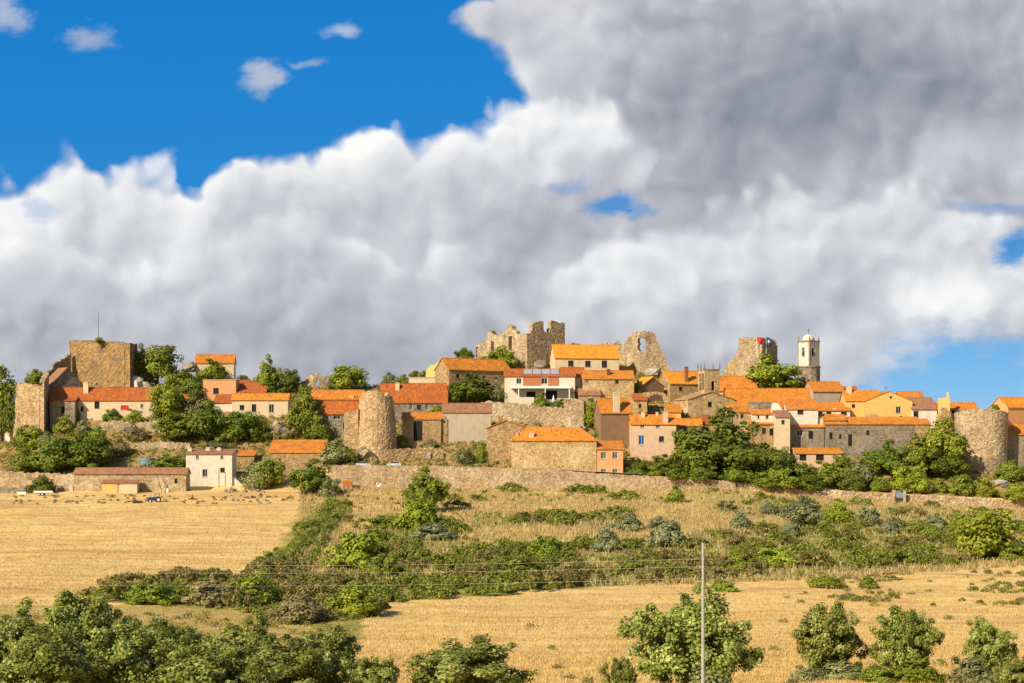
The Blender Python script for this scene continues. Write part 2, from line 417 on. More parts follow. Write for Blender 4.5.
def house(label, px0, px1, eave, base, ridge, depth=7.0, yaw=0.0, roof='gable', wall='gold_stone', tile='orange_tiles', wins=(), chim=(), Y=None,
          name='house', cat='house', skirt=3.0, oh=.35, cap=True, apex=.5, rthick=.2, group=None, dY=0):
    """px0 is the near front-left corner (yaw >= 0: left side shows) or, for yaw < 0, px1 the near front-right corner"""
    a = R(yaw); c, s = math.cos(a), math.sin(a)
    Yp = (min(gY(px0, base), gY((px0 + px1) / 2, base), gY(px1, base)) if Y is None else Y) + dY
    u0, u1 = (px0 - CX) / FPX, (px1 - CX) / FPX
    if yaw >= 0:
        x0 = u0 * Yp; w = (u1 * Yp - x0) / (c - u1 * s); ox, oy = x0, Yp
    else:
        xr = u1 * Yp; w = (xr - u0 * Yp) / (c - u0 * s); ox, oy = xr - w * c, Yp - w * s
    zb = (HROW - base) / FPX * Yp
    root = empty(name, (ox, oy, zb), a)
    skirt = max(skirt, zb + 1.2 - min(gz(ox + i * w * c - j * depth * s, oy + i * w * s + j * depth * c) for i in (0, .5, 1) for j in (0, .5, 1)))
    tag(root, label, cat, group)
    he = (HROW - eave) / FPX * Yp - zb
    d = depth
    def lx(px):                       # picture column -> distance along the front
        u = (px - CX) / FPX
        return (u * oy - ox) / (c - u * s)
    def lz(row, x):
        return (HROW - row) / FPX * (oy + x * s) - zb
    mats = MATS[wall]
    holes = []
    for (wx, wr, ww, wh, st) in wins:
        X = lx(wx); k = (oy + X * s) / FPX; W_, H_ = ww * k / max(.3, c), wh * k
        Z = lz(wr, X)
        W_ = max(W_, .5); X = min(max(X, W_ / 2 + .15), w - W_ / 2 - .15); Z = min(Z, he - H_ / 2 - .12)
        holes.append((X - W_ / 2, X + W_ / 2, Z - H_ / 2, Z + H_ / 2, st))
    mb = MB()
    front_with_holes(mb, w, -skirt, he, [h[:4] for h in holes])
    if roof in ('gable', 'hip'):
        Yr = oy + d * .5
        hr = max(he + .3, (HROW - ridge) / FPX * Yr - zb)
    elif roof == 'gabley':
        hr = max(he + .2, (HROW - ridge) / FPX * oy - zb)
    elif roof == 'shed':
        hr = max(he + .2, (HROW - ridge) / FPX * (oy + d) - zb)
    else: hr = he
    zk = -skirt
    if roof == 'gable':
        for x, fl in ((0, 1), (w, 0)):
            q = [(x, 0, zk), (x, d, zk), (x, d, he), (x, d / 2, hr - .1), (x, 0, he)]
            mb.face(q[::-1] if fl else q)
        mb.face([(w, d, zk), (0, d, zk), (0, d, he), (w, d, he)])
    elif roof == 'gabley':
        ax = w * apex
        mb.face([(0, 0, he), (w, 0, he), (ax, 0, hr - .1)]); mb.face([(0, d, he), (ax, d, hr - .1), (w, d, he)])
        mb.face([(0, 0, zk), (0, 0, he), (0, d, he), (0, d, zk)]); mb.face([(w, 0, zk), (w, d, zk), (w, d, he), (w, 0, he)])
        mb.face([(w, d, zk), (0, d, zk), (0, d, he), (w, d, he)])
    elif roof == 'shed':
        for x, fl in ((0, 1), (w, 0)):
            q = [(x, 0, zk), (x, d, zk), (x, d, hr - .08), (x, 0, he)]
            mb.face(q[::-1] if fl else q)
        mb.face([(w, d, zk), (0, d, zk), (0, d, hr - .08), (w, d, hr - .08)])
    else:
        mb.face([(0, 0, zk), (0, 0, he), (0, d, he), (0, d, zk)]); mb.face([(w, 0, zk), (w, d, zk), (w, d, he), (w, 0, he)])
        mb.face([(w, d, zk), (0, d, zk), (0, d, he), (w, d, he)]); mb.face([(0, 0, he), (w, 0, he), (w, d, he), (0, d, he)])
    mb.build('wall', mats, root)
    for h in holes: window_part(root, (h[0] + h[1]) / 2, (h[2] + h[3]) / 2, h[1] - h[0], h[3] - h[2], h[4])
    ro = None
    rb = MB(); t = rthick; up = .16; vo = min(.3, oh)
    if roof == 'gable':
        sl = (hr - he) / (d / 2)
        for y, sg in ((0, -1), (d, 1)):
            e = Vector((0, sg * oh, -oh * sl + up))
            A = Vector((-vo, y, he)) + e; B = Vector((w + vo, y, he)) + e
            T0, T1 = Vector((-vo, d / 2, hr + up)), Vector((w + vo, d / 2, hr + up))
            if sg < 0: rb.slab(A, B, T1, T0, t)
            else: rb.slab(B, A, T0, T1, t)
        if cap: rb.bar((-vo, d / 2, hr + up), (w + vo, d / 2, hr + up), .16, 6)
    elif roof == 'gabley':
        ax = w * apex
        for x, sg in ((0, -1), (w, 1)):
            sl = (hr - he) / abs(ax - x)
            A = Vector((x + sg * oh, -vo, he - oh * sl + up)); B = Vector((x + sg * oh, d + vo, he - oh * sl + up))
            T0, T1 = Vector((ax, -vo, hr + up)), Vector((ax, d + vo, hr + up))
            if sg < 0: rb.slab(B, A, T0, T1, t)
            else: rb.slab(A, B, T1, T0, t)
        if cap: rb.bar((ax, -vo, hr + up), (ax, d + vo, hr + up), .16, 6)
    elif roof == 'shed':
        sl = (hr - he) / d
        rb.slab((-vo, -oh, he - oh * sl + up), (w + vo, -oh, he - oh * sl + up), (w + vo, d + vo, hr + vo * sl + up), (-vo, d + vo, hr + vo * sl + up), t)
    elif roof == 'hip':
        o = oh; k = min(d / 2, w / 2)
        c0, c1, c2, c3 = (-o, -o, he), (w + o, -o, he), (w + o, d + o, he), (-o, d + o, he)
        r0, r1 = (k, d / 2, hr), (max(w - k, k + .01), d / 2, hr)
        def fc(q):
            e = Vector(q[1]) - Vector(q[0]); L = e.length; e.normalize()
            uv = [((Vector(p) - Vector(q[0])).dot(e), (Vector(p) - Vector(q[0]) - e * (Vector(p) - Vector(q[0])).dot(e)).length) for p in q]
            rb.face([(p[0], p[1], p[2] + up) for p in q], uv)
        fc([c0, c1, r1, r0]); fc([c1, c2, r1]); fc([c2, c3, r0, r1]); fc([c3, c0, r0])
        lo = [(p[0], p[1], p[2] + up - t) for p in (c0, c1, c2, c3)]; hi = [(p[0], p[1], p[2] + up) for p in (c0, c1, c2, c3)]
        for i in range(4): rb.face([lo[i], lo[(i + 1) % 4], hi[(i + 1) % 4], hi[i]])
        rb.face(lo[::-1])
    else:                               # flat roof with a low parapet
        q = .25
        rb.box(-.1, w + .1, -.1, q, he + .003, he + .35); rb.box(-.1, w + .1, d - q, d + .1, he + .003, he + .35)
        rb.box(-.1, q, q, d - q, he + .003, he + .35); rb.box(w - q, w + .1, q, d - q, he + .003, he + .35)
    ro = rb.build('roof', MATS[tile], root)
    for (cpx, crow, cw, fy, cm) in chim:
        Yc = oy + fy * d * c; X = (cpx - CX) / FPX * Yc; k = Yc / FPX
        rel = Matrix.Rotation(-a, 2) @ Vector((X - ox, Yc - oy))
        top = (HROW - crow) / FPX * Yc - zb; hw = max(.28, cw * k / 2)
        m = MB(); bot = min(he, top - .8)
        m.box(rel.x - hw, rel.x + hw, rel.y - .4, rel.y + .4, bot, top - .28)
        m.box(rel.x - hw - .1, rel.x + hw + .1, rel.y - .5, rel.y + .5, top - .277, top - .17)
        m.box(rel.x - hw * .8, rel.x + hw * .8, rel.y - .3, rel.y + .3, top - .167, top)
        m.build('chimney', MATS[cm], ro)
    root['_w'] = w; root['_he'] = he; root['_hr'] = hr
    return root, lx, lz, w, he, hr

# ------------------------------------------------------------------ masonry walls, ruins and towers
def masonry(name, label, cat, path, tops, mat, base=None, thick=1.2, cell=.6, holes=(), jit=.07, rag=.3, closed=False, xf=None, parent=None, world=False, skirt=1.5, inward=1, group=None):
    """path: list of (px, Y) or world (x, y); tops: list of (px, row) or a function of (px, Y) -> z; holes: functions of (px, row)"""
    pts = [Vector(p) if world else Vector(((p[0] - CX) / FPX * p[1], p[1])) for p in path]
    segs = list(zip(pts, pts[1:] + ([pts[0]] if closed else [])))
    if not closed: segs = segs[:len(pts) - 1]
    S = []
    for p, q in segs:
        n = max(1, round((q - p).length / cell))
        S += [p.lerp(q, k / n) for k in range(n)]
    if not closed: S.append(pts[-1].copy())
    N = len(S)
    nor = []
    for i in range(N):
        t = (S[(i + 1) % N] if (closed or i < N - 1) else S[i]) - (S[i - 1] if (closed or i > 0) else S[i])
        t.normalize(); nor.append(Vector((-t.y, t.x)) * inward)
    pxs = [CX + FPX * p.x / p.y for p in S]
    if callable(tops): zt = [tops(pxs[i], S[i].y) for i in range(N)]
    else: zt = [(HROW - interp(pxs[i], tops)) / FPX * S[i].y for i in range(N)]
    sd = hash(label or name) % 9973 if False else sum(ord(ch) for ch in (label or name))
    zt = [z + rag * (hsh(i, sd, 5) - .5) * 2 for i, z in enumerate(zt)]
    if base is None: zb = min(gz(p.x, p.y) for p in S) - skirt
    else: zb = min((HROW - base) / FPX * p.y for p in S) - skirt
    if not parent: zb = min(zb, min(gz(p.x, p.y) for p in S) - .8)
    M = int((max(zt) - zb) / cell) + 2
    cache = {}; verts = []; faces = []
    cen = sum(S, Vector((0, 0))) / N
    def vid(i, j, side):
        i = i % N if closed else i
        k = (i, j, side)
        if k not in cache:
            z = min(zb + j * cell, zt[i]) if zb + j * cell - zt[i] < cell else zb + j * cell
            p = S[i] + (nor[i] * thick if side else Vector((0, 0)))
            h1, h2, h3 = hsh(i, j, sd), hsh(i, j, sd + 1), hsh(i, j, sd + 2)
            x = p.x + nor[i].x * (h1 - .5) * 2 * jit + (h3 - .5) * jit * .8; y = p.y + nor[i].y * (h1 - .5) * 2 * jit
            z += (h2 - .5) * jit * 1.2
            co = (x, y, z)
            if xf: co = xf(*co, cen)
            cache[k] = len(verts); verts.append(co)
        return cache[k]
    def filled(i, j):
        if j < 0 or j >= M: return False
        if not closed and not 0 <= i < N - 1: return False
        i0, i1 = (i % N, (i + 1) % N) if closed else (i, i + 1)
        if zb + j * cell > min(zt[i0], zt[i1]) - .02: return False
        mid = (S[i0] + S[i1]) / 2; z = zb + (j + .5) * cell
        px, row = CX + FPX * mid.x / mid.y, HROW - FPX * z / mid.y
        return not any(h(px, row) for h in holes)
    ncol = N if closed else N - 1
    F = [[filled(i, j) for j in range(M)] for i in range(ncol)]
    def ok(i, j):
        if j < 0: return True
        if j >= M: return False
        if closed: return F[i % ncol][j]
        return 0 <= i < ncol and F[i][j]
    for i in range(ncol):
        for j in range(M):
            if not F[i][j]: continue
            faces.append((vid(i, j, 0), vid(i + 1, j, 0), vid(i + 1, j + 1, 0), vid(i, j + 1, 0)))
            faces.append((vid(i + 1, j, 1), vid(i, j, 1), vid(i, j + 1, 1), vid(i + 1, j + 1, 1)))
            if not ok(i, j + 1): faces.append((vid(i, j + 1, 0), vid(i + 1, j + 1, 0), vid(i + 1, j + 1, 1), vid(i, j + 1, 1)))
            if not ok(i, j - 1): faces.append((vid(i, j, 1), vid(i + 1, j, 1), vid(i + 1, j, 0), vid(i, j, 0)))
            if not ok(i - 1, j): faces.append((vid(i, j, 0), vid(i, j + 1, 0), vid(i, j + 1, 1), vid(i, j, 1)))
            if not ok(i + 1, j): faces.append((vid(i + 1, j, 1), vid(i + 1, j + 1, 1), vid(i + 1, j + 1, 0), vid(i + 1, j, 0)))
    o = Vector((cen.x, cen.y, zb)) if parent is None else Vector((0, 0, 0))
    me = bpy.data.meshes.new(name); me.from_pydata([tuple(Vector(v) - o) for v in verts], [], faces)
    bm = bmesh.new(); bm.from_mesh(me); bmesh.ops.recalc_face_normals(bm, faces=bm.faces); bm.to_mesh(me); bm.free()
    ob = link(name, me, MATS[mat], parent, o)
    if parent is None and label: tag(ob, label, cat, group)
    return ob

def ring(cx, cy, r, n=28, ph=0.0):
    # clockwise seen from above, so that the wall's thickness goes inwards with inward=-1 ... kept simple: counter-clockwise
    return [(cx + r * math.cos(ph + 2 * math.pi * k / n), cy + r * math.sin(ph + 2 * math.pi * k / n)) for k in range(n)]

def box_hole(x0, x1, r0, r1): return lambda px, row: x0 < px < x1 and r0 < row < r1
def arch_hole(xc, hw, r0, r1): return lambda px, row: (abs(px - xc) < hw and r0 + hw < row < r1) or ((px - xc) ** 2 + (row - r0 - hw) ** 2 < hw * hw)

# ------------------------------------------------------------------ rocks
def rock_mesh(seed, sub=3, flat=.7):
    bm = bmesh.new(); bmesh.ops.create_icosphere(bm, subdivisions=sub, radius=.5)
    o = Vector((seed * 3.7, seed * 1.3, seed * 7.1))
    for v in bm.verts:
        n = v.co.normalized(); d = 1 + .45 * mnoise.noise(n * 1.3 + o) + .22 * mnoise.noise(n * 3.1 + o) + .1 * mnoise.noise(n * 7 + o)
        v.co = n * .5 * d; v.co.z *= flat
        for ax in (0, 1, 2):                      # a few flattened sides
            lim = .34 + .1 * hsh(seed, ax)
            v.co[ax] = max(-lim, min(lim, v.co[ax]))
    me = bpy.data.meshes.new('boulder'); bm.to_mesh(me); bm.free()
    return me
ROCKS = [rock_mesh(k, 3, .75) for k in range(6)]
def boulder(px, row, wpx, hpx, label, mat='rock', Y=None, group=None, k=None):
    Yb = gY(px, row) if Y is None else Y
    p = P(px, row, Yb); s = Yb / FPX
    me = ROCKS[(k if k is not None else int(px * 7 + row)) % 6]
    if me.materials and me.materials[0].name != mat: me = me.copy(); me.materials.clear()
    o = link('boulder', me, MATS[mat])
    o.location = (p.x, Yb, p.z + hpx * s * .32); o.rotation_euler = (0, 0, hsh(px, row) * 6.28)
    o.scale = (wpx * s * 1.25, wpx * s * 1.1, hpx * s * 1.5)
    return tag(o, label, 'rock', group)

# ------------------------------------------------------------------ plants
def leaves(rs, cen, rad, per, leaf, up=.25, shell=.55, long=1.5):
    """rhombic leaves spread over a set of clumps; returns verts, quads, var"""
    n = len(cen); k = per
    d = rs.normal(size=(n, k, 3)); d /= np.linalg.norm(d, axis=2, keepdims=True)
    r = rad[:, None, None] * (shell + (1.15 - shell) * rs.random((n, k, 1)) ** .6) * (1 + .3 * np.abs(rs.normal(size=(n, k, 1))) * (rs.random((n, k, 1)) < .35))
    p = (cen[:, None, :] + d * r * np.array([1, 1, .85])).reshape(-1, 3)
    oc = p.reshape(n, k, 3) - np.array([0, 0, .3]); oc = oc / np.maximum(np.linalg.norm(oc, axis=2, keepdims=True), .05)
    nr = (d * .75 + oc * .7 + rs.normal(size=(n, k, 3)) * .45 + np.array([0, 0, up])).reshape(-1, 3)
    nr /= np.linalg.norm(nr, axis=1, keepdims=True)
    t = np.cross(nr, rs.normal(size=nr.shape)); t /= np.linalg.norm(t, axis=1, keepdims=True)
    b = np.cross(nr, t)
    s = (leaf * (.55 + .9 * rs.random(len(p))))[:, None]
    v = np.stack([p - t * s * long * .5, p - b * s * .5, p + t * s * long * .5, p + b * s * .5], 1).reshape(-1, 3)
    q = np.arange(len(v)).reshape(-1, 4)
    clump = np.repeat(rs.random(n), k)
    var = np.clip(.5 * clump + .5 * rs.random(len(p)), 0, 1)
    return v, q, var

def crown_clumps(rs, n, flat_base=.1, rough=.35, rmin=.1, rmax=.2, dome=False):
    d = rs.normal(size=(n, 3)); d /= np.linalg.norm(d, axis=1, keepdims=True)
    r = rs.random(n) ** .45
    lob = 1 + rough * np.array([mnoise.noise(Vector(x) * 1.7 + Vector((rs.random() * .2, n * .37, 1.1))) for x in d])
    rad = rmin + (rmax - rmin) * rs.random(n)
    c = d * (r * lob * (.5 - rad * .75))[:, None]
    if dome:
        c[:, 2] = np.abs(c[:, 2]) * 1.7 + .06
    else:
        c[:, 2] = c[:, 2] + .47
        c[:, 2] = np.maximum(c[:, 2], flat_base + rad * .4)
    return c, rad

def crown_mesh(seed, n, per, leaf, base=.0, rmin=.1, rmax=.2, rough=.4, shell=.55, dome=False):
    rs = np.random.RandomState(seed)
    c, rad = crown_clumps(rs, n, base, rough, rmin, rmax, dome)
    if base > .02: c[:, 2] = base + (c[:, 2]) * (1 - base)
    v, q, var = leaves(rs, c, rad, per, leaf, shell=shell)
    return np_mesh('crown', v, q, var), c

def trunk_mesh(seed, cen, top=.45, r=.03, nlimb=6, lean=.05):
    rs = random.Random(seed); mb = MB()
    pts = [Vector((0, 0, -.12))]
    for k in range(1, 5): pts.append(Vector((rs.uniform(-lean, lean) * k / 4, rs.uniform(-lean, lean) * k / 4, top * k / 4)))
    for k in range(4): mb.bar(pts[k], pts[k + 1], r * (1.25 - .17 * k) * (1.35 if k == 0 else 1), 7, r * (1.08 - .17 * k))
    idx = rs.sample(range(len(cen)), min(nlimb, len(cen)))
    for i in idx:
        t = Vector(cen[i]); st = pts[rs.choice((2, 3, 4))]
        mid = st.lerp(t, .5) + Vector((0, 0, rs.uniform(0, .05)))
        mb.bar(st, mid, r * .5, 5, r * .35); mb.bar(mid, t, r * .35, 5, r * .12)
    return mb.mesh('trunk', MATS['bark'])

PROTO = {}
def make_proto(key, seed, n, per, leaf, base, mats, top=.45, tr=.03, nl=6, **kw):
    cr, cen = crown_mesh(seed, n, per, leaf, base, **kw)
    tm = trunk_mesh(seed, cen, top, tr, nl)
    for m in mats:
        me = cr if m == mats[0] else cr.copy()
        me.materials.clear(); me.materials.append(MATS[m])
        PROTO.setdefault((key, m), []).append((me, tm))
ALLM = ['leaf_dark', 'leaf_mid', 'leaf_bright', 'leaf_olive', 'leaf_blue', 'leaf_dry']
for sd in range(4):
    make_proto('tree', 11 + sd, 70, 120, .036, .0, ALLM[:5], rough=.6, rmin=.07, rmax=.16)
    make_proto('bush', 31 + sd, 60, 110, .042, .0, ALLM, rough=.5, top=.2, tr=.02, rmin=.07, rmax=.17, dome=True)
for sd in range(6):
    make_proto('oak', 61 + sd, 250, 135, .0205, .04, ['leaf_oak'], rough=.6, rmin=.035, rmax=.085, shell=.12, nl=50, top=.4, tr=.026)

PCOUNT = {}
def plant(kind, mat, px, top, base, w, label, cat=None, Y=None, name=None, group=None, sink=.0):
    Yp = gY(px, base) if Y is None else Y
    s = Yp / FPX
    x = (px - CX) / FPX * Yp
    zb = (HROW - base) / FPX * Yp if Y is None else gz(x, Yp)
    zt = (HROW - top) / FPX * Yp
    zb -= sink
    wd, ht = w * s, max(.4, zt - zb)
    lst = PROTO[(kind, mat)]; i = PCOUNT.get((kind, mat), 0); PCOUNT[(kind, mat)] = i + 1
    cr, tm = lst[i % len(lst)]
    nm = name or {'tree': 'tree', 'bush': 'shrub', 'oak': 'oak_tree'}[kind]
    root = empty(nm, (x, Yp, zb), hsh(px, base, 3) * 6.28)
    root.scale = (wd, wd, ht)
    tag(root, label, cat or ('tree' if kind != 'bush' else 'shrub'), group)
    o = link('crown', cr, None, root)
    link('trunk', tm, None, root)
    return root
# ================================================================== THE VILLAGE
# ---- left end: ruined bastion, keep, long red roof
bast = masonry('ruined_bastion', 'pale leaning bastion wall at the left end of the village', 'bastion', [(12.5, 487), (44, 484), (49, 495), (46, 499), (18, 501), (12.5, 487)],
        [(14, 384), (22, 383), (38, 385), (42, 387), (46, 378), (50, 371)], 'pale_stone', base=432, thick=1.5, cell=.5, rag=.25, jit=.06,
        xf=lambda x, y, z, c: (x + max(0, z + 0) * .075 * (1 if x < c.x else 0), y, z))
masonry('ruined_wall', 'jagged dark broken wall climbing to the big left keep', 'wall', [(42, 509), (71, 519)],
        [(40, 384), (46, 374), (52, 368), (56, 362), (61, 361), (66, 357), (71, 352)], 'grey_stone', base=400, thick=1.2, cell=.5, rag=.5)
house('roofless grey gable house between bastion and keep, its gable in shadow', 48, 86, 387, 404, 367.5, 8, 38, 'gabley', 'grey_stone', 'brown_tiles', cat='ruined house', name='gable_house', apex=.5, Y=499)
house('long low house with a dark red roof below the left keep', 50, 156, 399.5, 419, 388, 6.5, 0, 'gable', 'sand_plaster', 'red_tiles',
      [(97, 405, 5, 7, 'dark'), (125, 407.5, 8, 4, 'red'), (142, 406, 3, 4, 'white'), (82, 409, 3, 5, 'dark')], [(86, 382, 5, .3, 'sand_plaster'), (74.5, 387, 4, .6, 'sand_plaster'), (150, 387.5, 4, .5, 'pale_stone')])
house('small grey stone house with one dark window under the red roof', 53, 75, 400.5, 420, 397, 4, 0, 'shed', 'grey_stone', 'red_tiles', [(63, 410, 3.5, 7, 'dark')], dY=-3.5)
house('tiny shed with a bright orange door below the bastion', 38, 47, 419, 432, 416.5, 3, 0, 'shed', 'grey_stone', 'brown_tiles', [(43, 425.5, 5.5, 10, 'red')], cat='shed', name='shed', oh=.15)
keep = masonry('ruined_keep', 'massive square ruined keep with a mast on the left of the ridge', 'castle keep', [(69.5, 521), (130, 512), (137.5, 523), (128, 534), (72, 534), (69.5, 521)],
        [(68, 342), (72, 340.5), (100, 341), (128, 343), (131, 343.5), (139, 344)], 'keep_stone', base=392, thick=2.0, cell=.6, rag=.22, jit=.11)
mb = MB(); p0 = P(98.5, 344, 522); p1 = P(98.5, 312, 522)
mb.bar((0, 0, -1.5), (0, 0, p1.z - p0.z), .11, 6, .06); mb.bar((-.5, 0, p1.z - p0.z - 1.5), (.5, 0, p1.z - p0.z - 1.5), .04, 4)
tag(mb.build('antenna_mast', MATS['dark_metal'], None, p0), 'thin antenna mast standing on top of the left keep', 'mast')

house('upper house with an orange roof high on the skyline among bushes', 195.5, 234, 362.5, 380, 355, 7.5, 6, 'gable', 'sand_plaster', 'orange_tiles', [(224, 369, 3, 4, 'dark')], Y=522)
house('flat topped salmon house with one small dark window', 203, 236, 380.5, 400, 379, 6, 0, 'flat', 'salmon_plaster', 'salmon_plaster', [(216, 391, 5.5, 6, 'brown')])
house('small house under a steep striped red roof', 233, 265.5, 392.5, 402, 381, 9, 0, 'shed', 'salmon_plaster', 'red_tiles', oh=.3)
house('low lean-to with an orange roof beside the salmon house', 214, 233, 402.5, 412, 395, 5, 0, 'shed', 'white_plaster', 'red_tiles', cat='lean-to', name='lean_to')
house('pale yellow stone house with three windows below the striped roof', 232, 288, 399.5, 416, 394, 5, 0, 'gable', 'sand_plaster', 'orange_tiles',
      [(242, 407.5, 4.5, 5, 'brown'), (254, 408, 4.5, 7.5, 'brown'), (271.5, 408.5, 5, 8.5, 'white')])
house('scrap of orange roof almost buried in trees left of the salmon house', 176, 189, 398, 405, 390.5, 5, 0, 'gable', 'sand_plaster', 'orange_tiles')
house('long low stone barn under a bright orange roof below the tall green tree', 269, 323, 452.5, 466, 440.5, 9, 0, 'shed', 'warm_stone', 'orange_tiles', cat='barn', name='barn', oh=.3)
house('little orange roofed shed between the white house and the stone barn', 238, 254, 455.5, 464, 451, 4, 0, 'shed', 'warm_stone', 'orange_tiles', cat='shed', name='shed')
wh, lx, lz, w_, he_, hr_ = house('white plastered two-storey house with four small windows beside the field', 186, 232, 454, 488, 449.5, 7, 0, 'shed', 'white_plaster', 'brown_tiles',
      [(197.5, 457.5, 3, 4, 'white'), (222, 457.5, 3, 4, 'white'), (205, 473, 5, 7.5, 'white'), (222.5, 470, 4.5, 4.5, 'brown')], [(190, 447.5, 4, .6, 'white_plaster'), (208, 447.5, 4, .7, 'white_plaster'), (219, 447.5, 4, .7, 'white_plaster')], Y=441)
an = MB()                                                   # its low annexe, with a sloping top
an.face([(0, 0, -2), (3.3, 0, -2), (3.3, 0, .6), (0, 0, 3.6)]); an.face([(0, 5, -2), (0, 5, 3.6), (3.3, 5, .6), (3.3, 5, -2)])
an.face([(3.3, 0, -2), (3.3, 5, -2), (3.3, 5, .6), (3.3, 0, .6)]); an.face([(0, 0, 3.6), (3.3, 0, .6), (3.3, 5, .6), (0, 5, 3.6)])
an.build('annexe', MATS['white_plaster'], wh, (w_ + .004, .6, 0))
house('long low stone barn with a sagging brown roof behind the tractor', 74, 186, 473.5, 496, 468.5, 5.5, 0, 'gable', 'wall_stone', 'brown_tiles', cat='barn', name='barn', Y=431, wins=[(176, 481, 3, 5, 'dark')])
house('small orange doored shed leaning on the long barn', 102, 117.5, 483, 492.5, 480.5, 2.5, 0, 'shed', 'yellow_plaster', 'brown_tiles', cat='shed', name='shed', Y=427, oh=.3)
house('small cream panelled shed with a brown roof edge against the long barn', 118.2, 137, 483, 493, 480.5, 2.5, 0, 'shed', 'sand_plaster', 'brown_tiles', cat='shed', name='shed', Y=427.2, oh=.3)

# ---- middle left: houses round the big tower
house('house with the long bright orange roof left of the round tower', 311, 363, 399, 416, 390.5, 7, 0, 'gable', 'warm_stone', 'orange_tiles', (), [(351.5, 395, 5, .1, 'yellow_plaster')], Y=489)
house('house with a darker red roof and white trim in front of the orange one', 318, 360, 413, 436, 401.5, 6, 0, 'gable', 'grey_stone', 'red_tiles', [(327, 417.5, 4, 3.5, 'white'), (337, 417.5, 7, 3.5, 'white'), (345, 426, 4, 6, 'dark')])
masonry('ruined_wall', 'ragged stone ruin with dark openings on the skyline left of the bright tree', 'wall', [(299, 521), (313, 517), (336, 519)], [(299, 384), (304, 379), (309, 375), (318, 374), (325, 377), (329, 373), (336, 381)],
        'castle_stone', base=392, thick=1.4, cell=.5, rag=.45, holes=[arch_hole(318.5, 1.6, 379, 388), arch_hole(328, 2.2, 379, 388)])
Yt = gY(377, 461)
rr = 21 * Yt / FPX
cx_ = (376.5 - CX) / FPX * (Yt + rr)
T1 = masonry('round_tower', 'broad round stone tower broken at the top, left of centre', 'tower', ring(cx_, Yt + rr, rr, 26), lambda px, y: (HROW - interp(px, [(355, 400), (358, 394), (364, 391), (376, 390.5), (383, 392), (387, 397), (391, 392.5), (395, 396), (399, 404)])) / FPX * y,
        'pale_stone', base=464, thick=1.6, cell=.5, closed=True, world=True, rag=.25, jit=.09, xf=lambda x, y, z, c: (c.x + (x - c.x) * (1.06 - .012 * (z + 7)), c.y + (y - c.y) * (1.06 - .012 * (z + 7)), z))
masonry('ruined_wall', 'stub of ruined wall joined to the left flank of the big round tower', 'wall', [(344, Yt + 5), (358, Yt + 3)], [(344, 414), (347, 411), (352, 412), (358, 409)], 'warm_stone', base=452, thick=1.6, cell=.5, rag=.3)
masonry('stone_arch', 'low dark stone arch at the foot of the round tower', 'arch', [(352, Yt - 2.2), (376, Yt - 2.5)], [(352, 456), (357, 449), (364, 446), (370, 450), (376, 461)], 'grey_stone', base=466, thick=1.0, cell=.4, rag=.15, holes=[arch_hole(364.5, 7.5, 449.5, 480)])
house('long house under a wide red roof right of the round tower', 380, 447, 402, 414, 384, 10, 0, 'gable', 'grey_stone', 'red_tiles', [(411, 407, 3, 6, 'white'), (419, 407.5, 4, 5, 'brown'), (427, 407, 3, 6, 'white')], [(397.5, 382.5, 4, .35, 'sand_plaster')])
house('lower house with an orange roof and a lit stone wall behind the rubble terrace', 402, 441, 419, 446, 413, 5, 0, 'shed', 'warm_stone', 'orange_tiles', [(418, 431, 9, 20, 'dark')])  # the tall dark opening stands in for the wall's unlit left part
masonry('buttress', 'tall stone buttress at the corner of the grey plastered house', 'buttress', [(440.5, gY(443, 444) - .5), (447.5, gY(443, 444) - .5)], [(440, 417), (444, 414), (448, 420)], 'warm_stone', base=449, thick=2, cell=.5, rag=.15)
house('windowless grey plastered house with a brown roof in the centre left', 442.5, 491, 412, 442, 404, 7, 0, 'gable', 'grey_plaster', 'brown_tiles')
house('stone house with a pale single-slope roof left of the big stone house', 487, 531, 428, 463, 420.5, 9, 0, 'gabley', 'warm_stone', 'orange_tiles', apex=.42)
house('long dark fronted house with an orange roof below the castle, lit at its left end', 449, 511, 369, 402, 358.5, 9, 33, 'gable', 'warm_stone', 'orange_tiles', [(458, 376, 3, 4, 'dark'), (472, 377, 3, 4, 'dark'), (484, 378, 3, 4, 'dark'), (496, 379, 3, 4, 'dark')])
house('flat roofed pale wall block behind the wide red roof', 409, 440, 378, 392, 376, 5, 0, 'flat', 'sand_plaster', 'concrete', Y=508)
masonry('wall_fragment', 'bright yellow wall fragment left of the long dark fronted house', 'wall', [(426, 512), (439, 509)], [(426, 371), (430, 366), (434, 365), (439, 361)], 'yellow_plaster', base=384, thick=1, cell=.5, rag=.1, jit=.04)

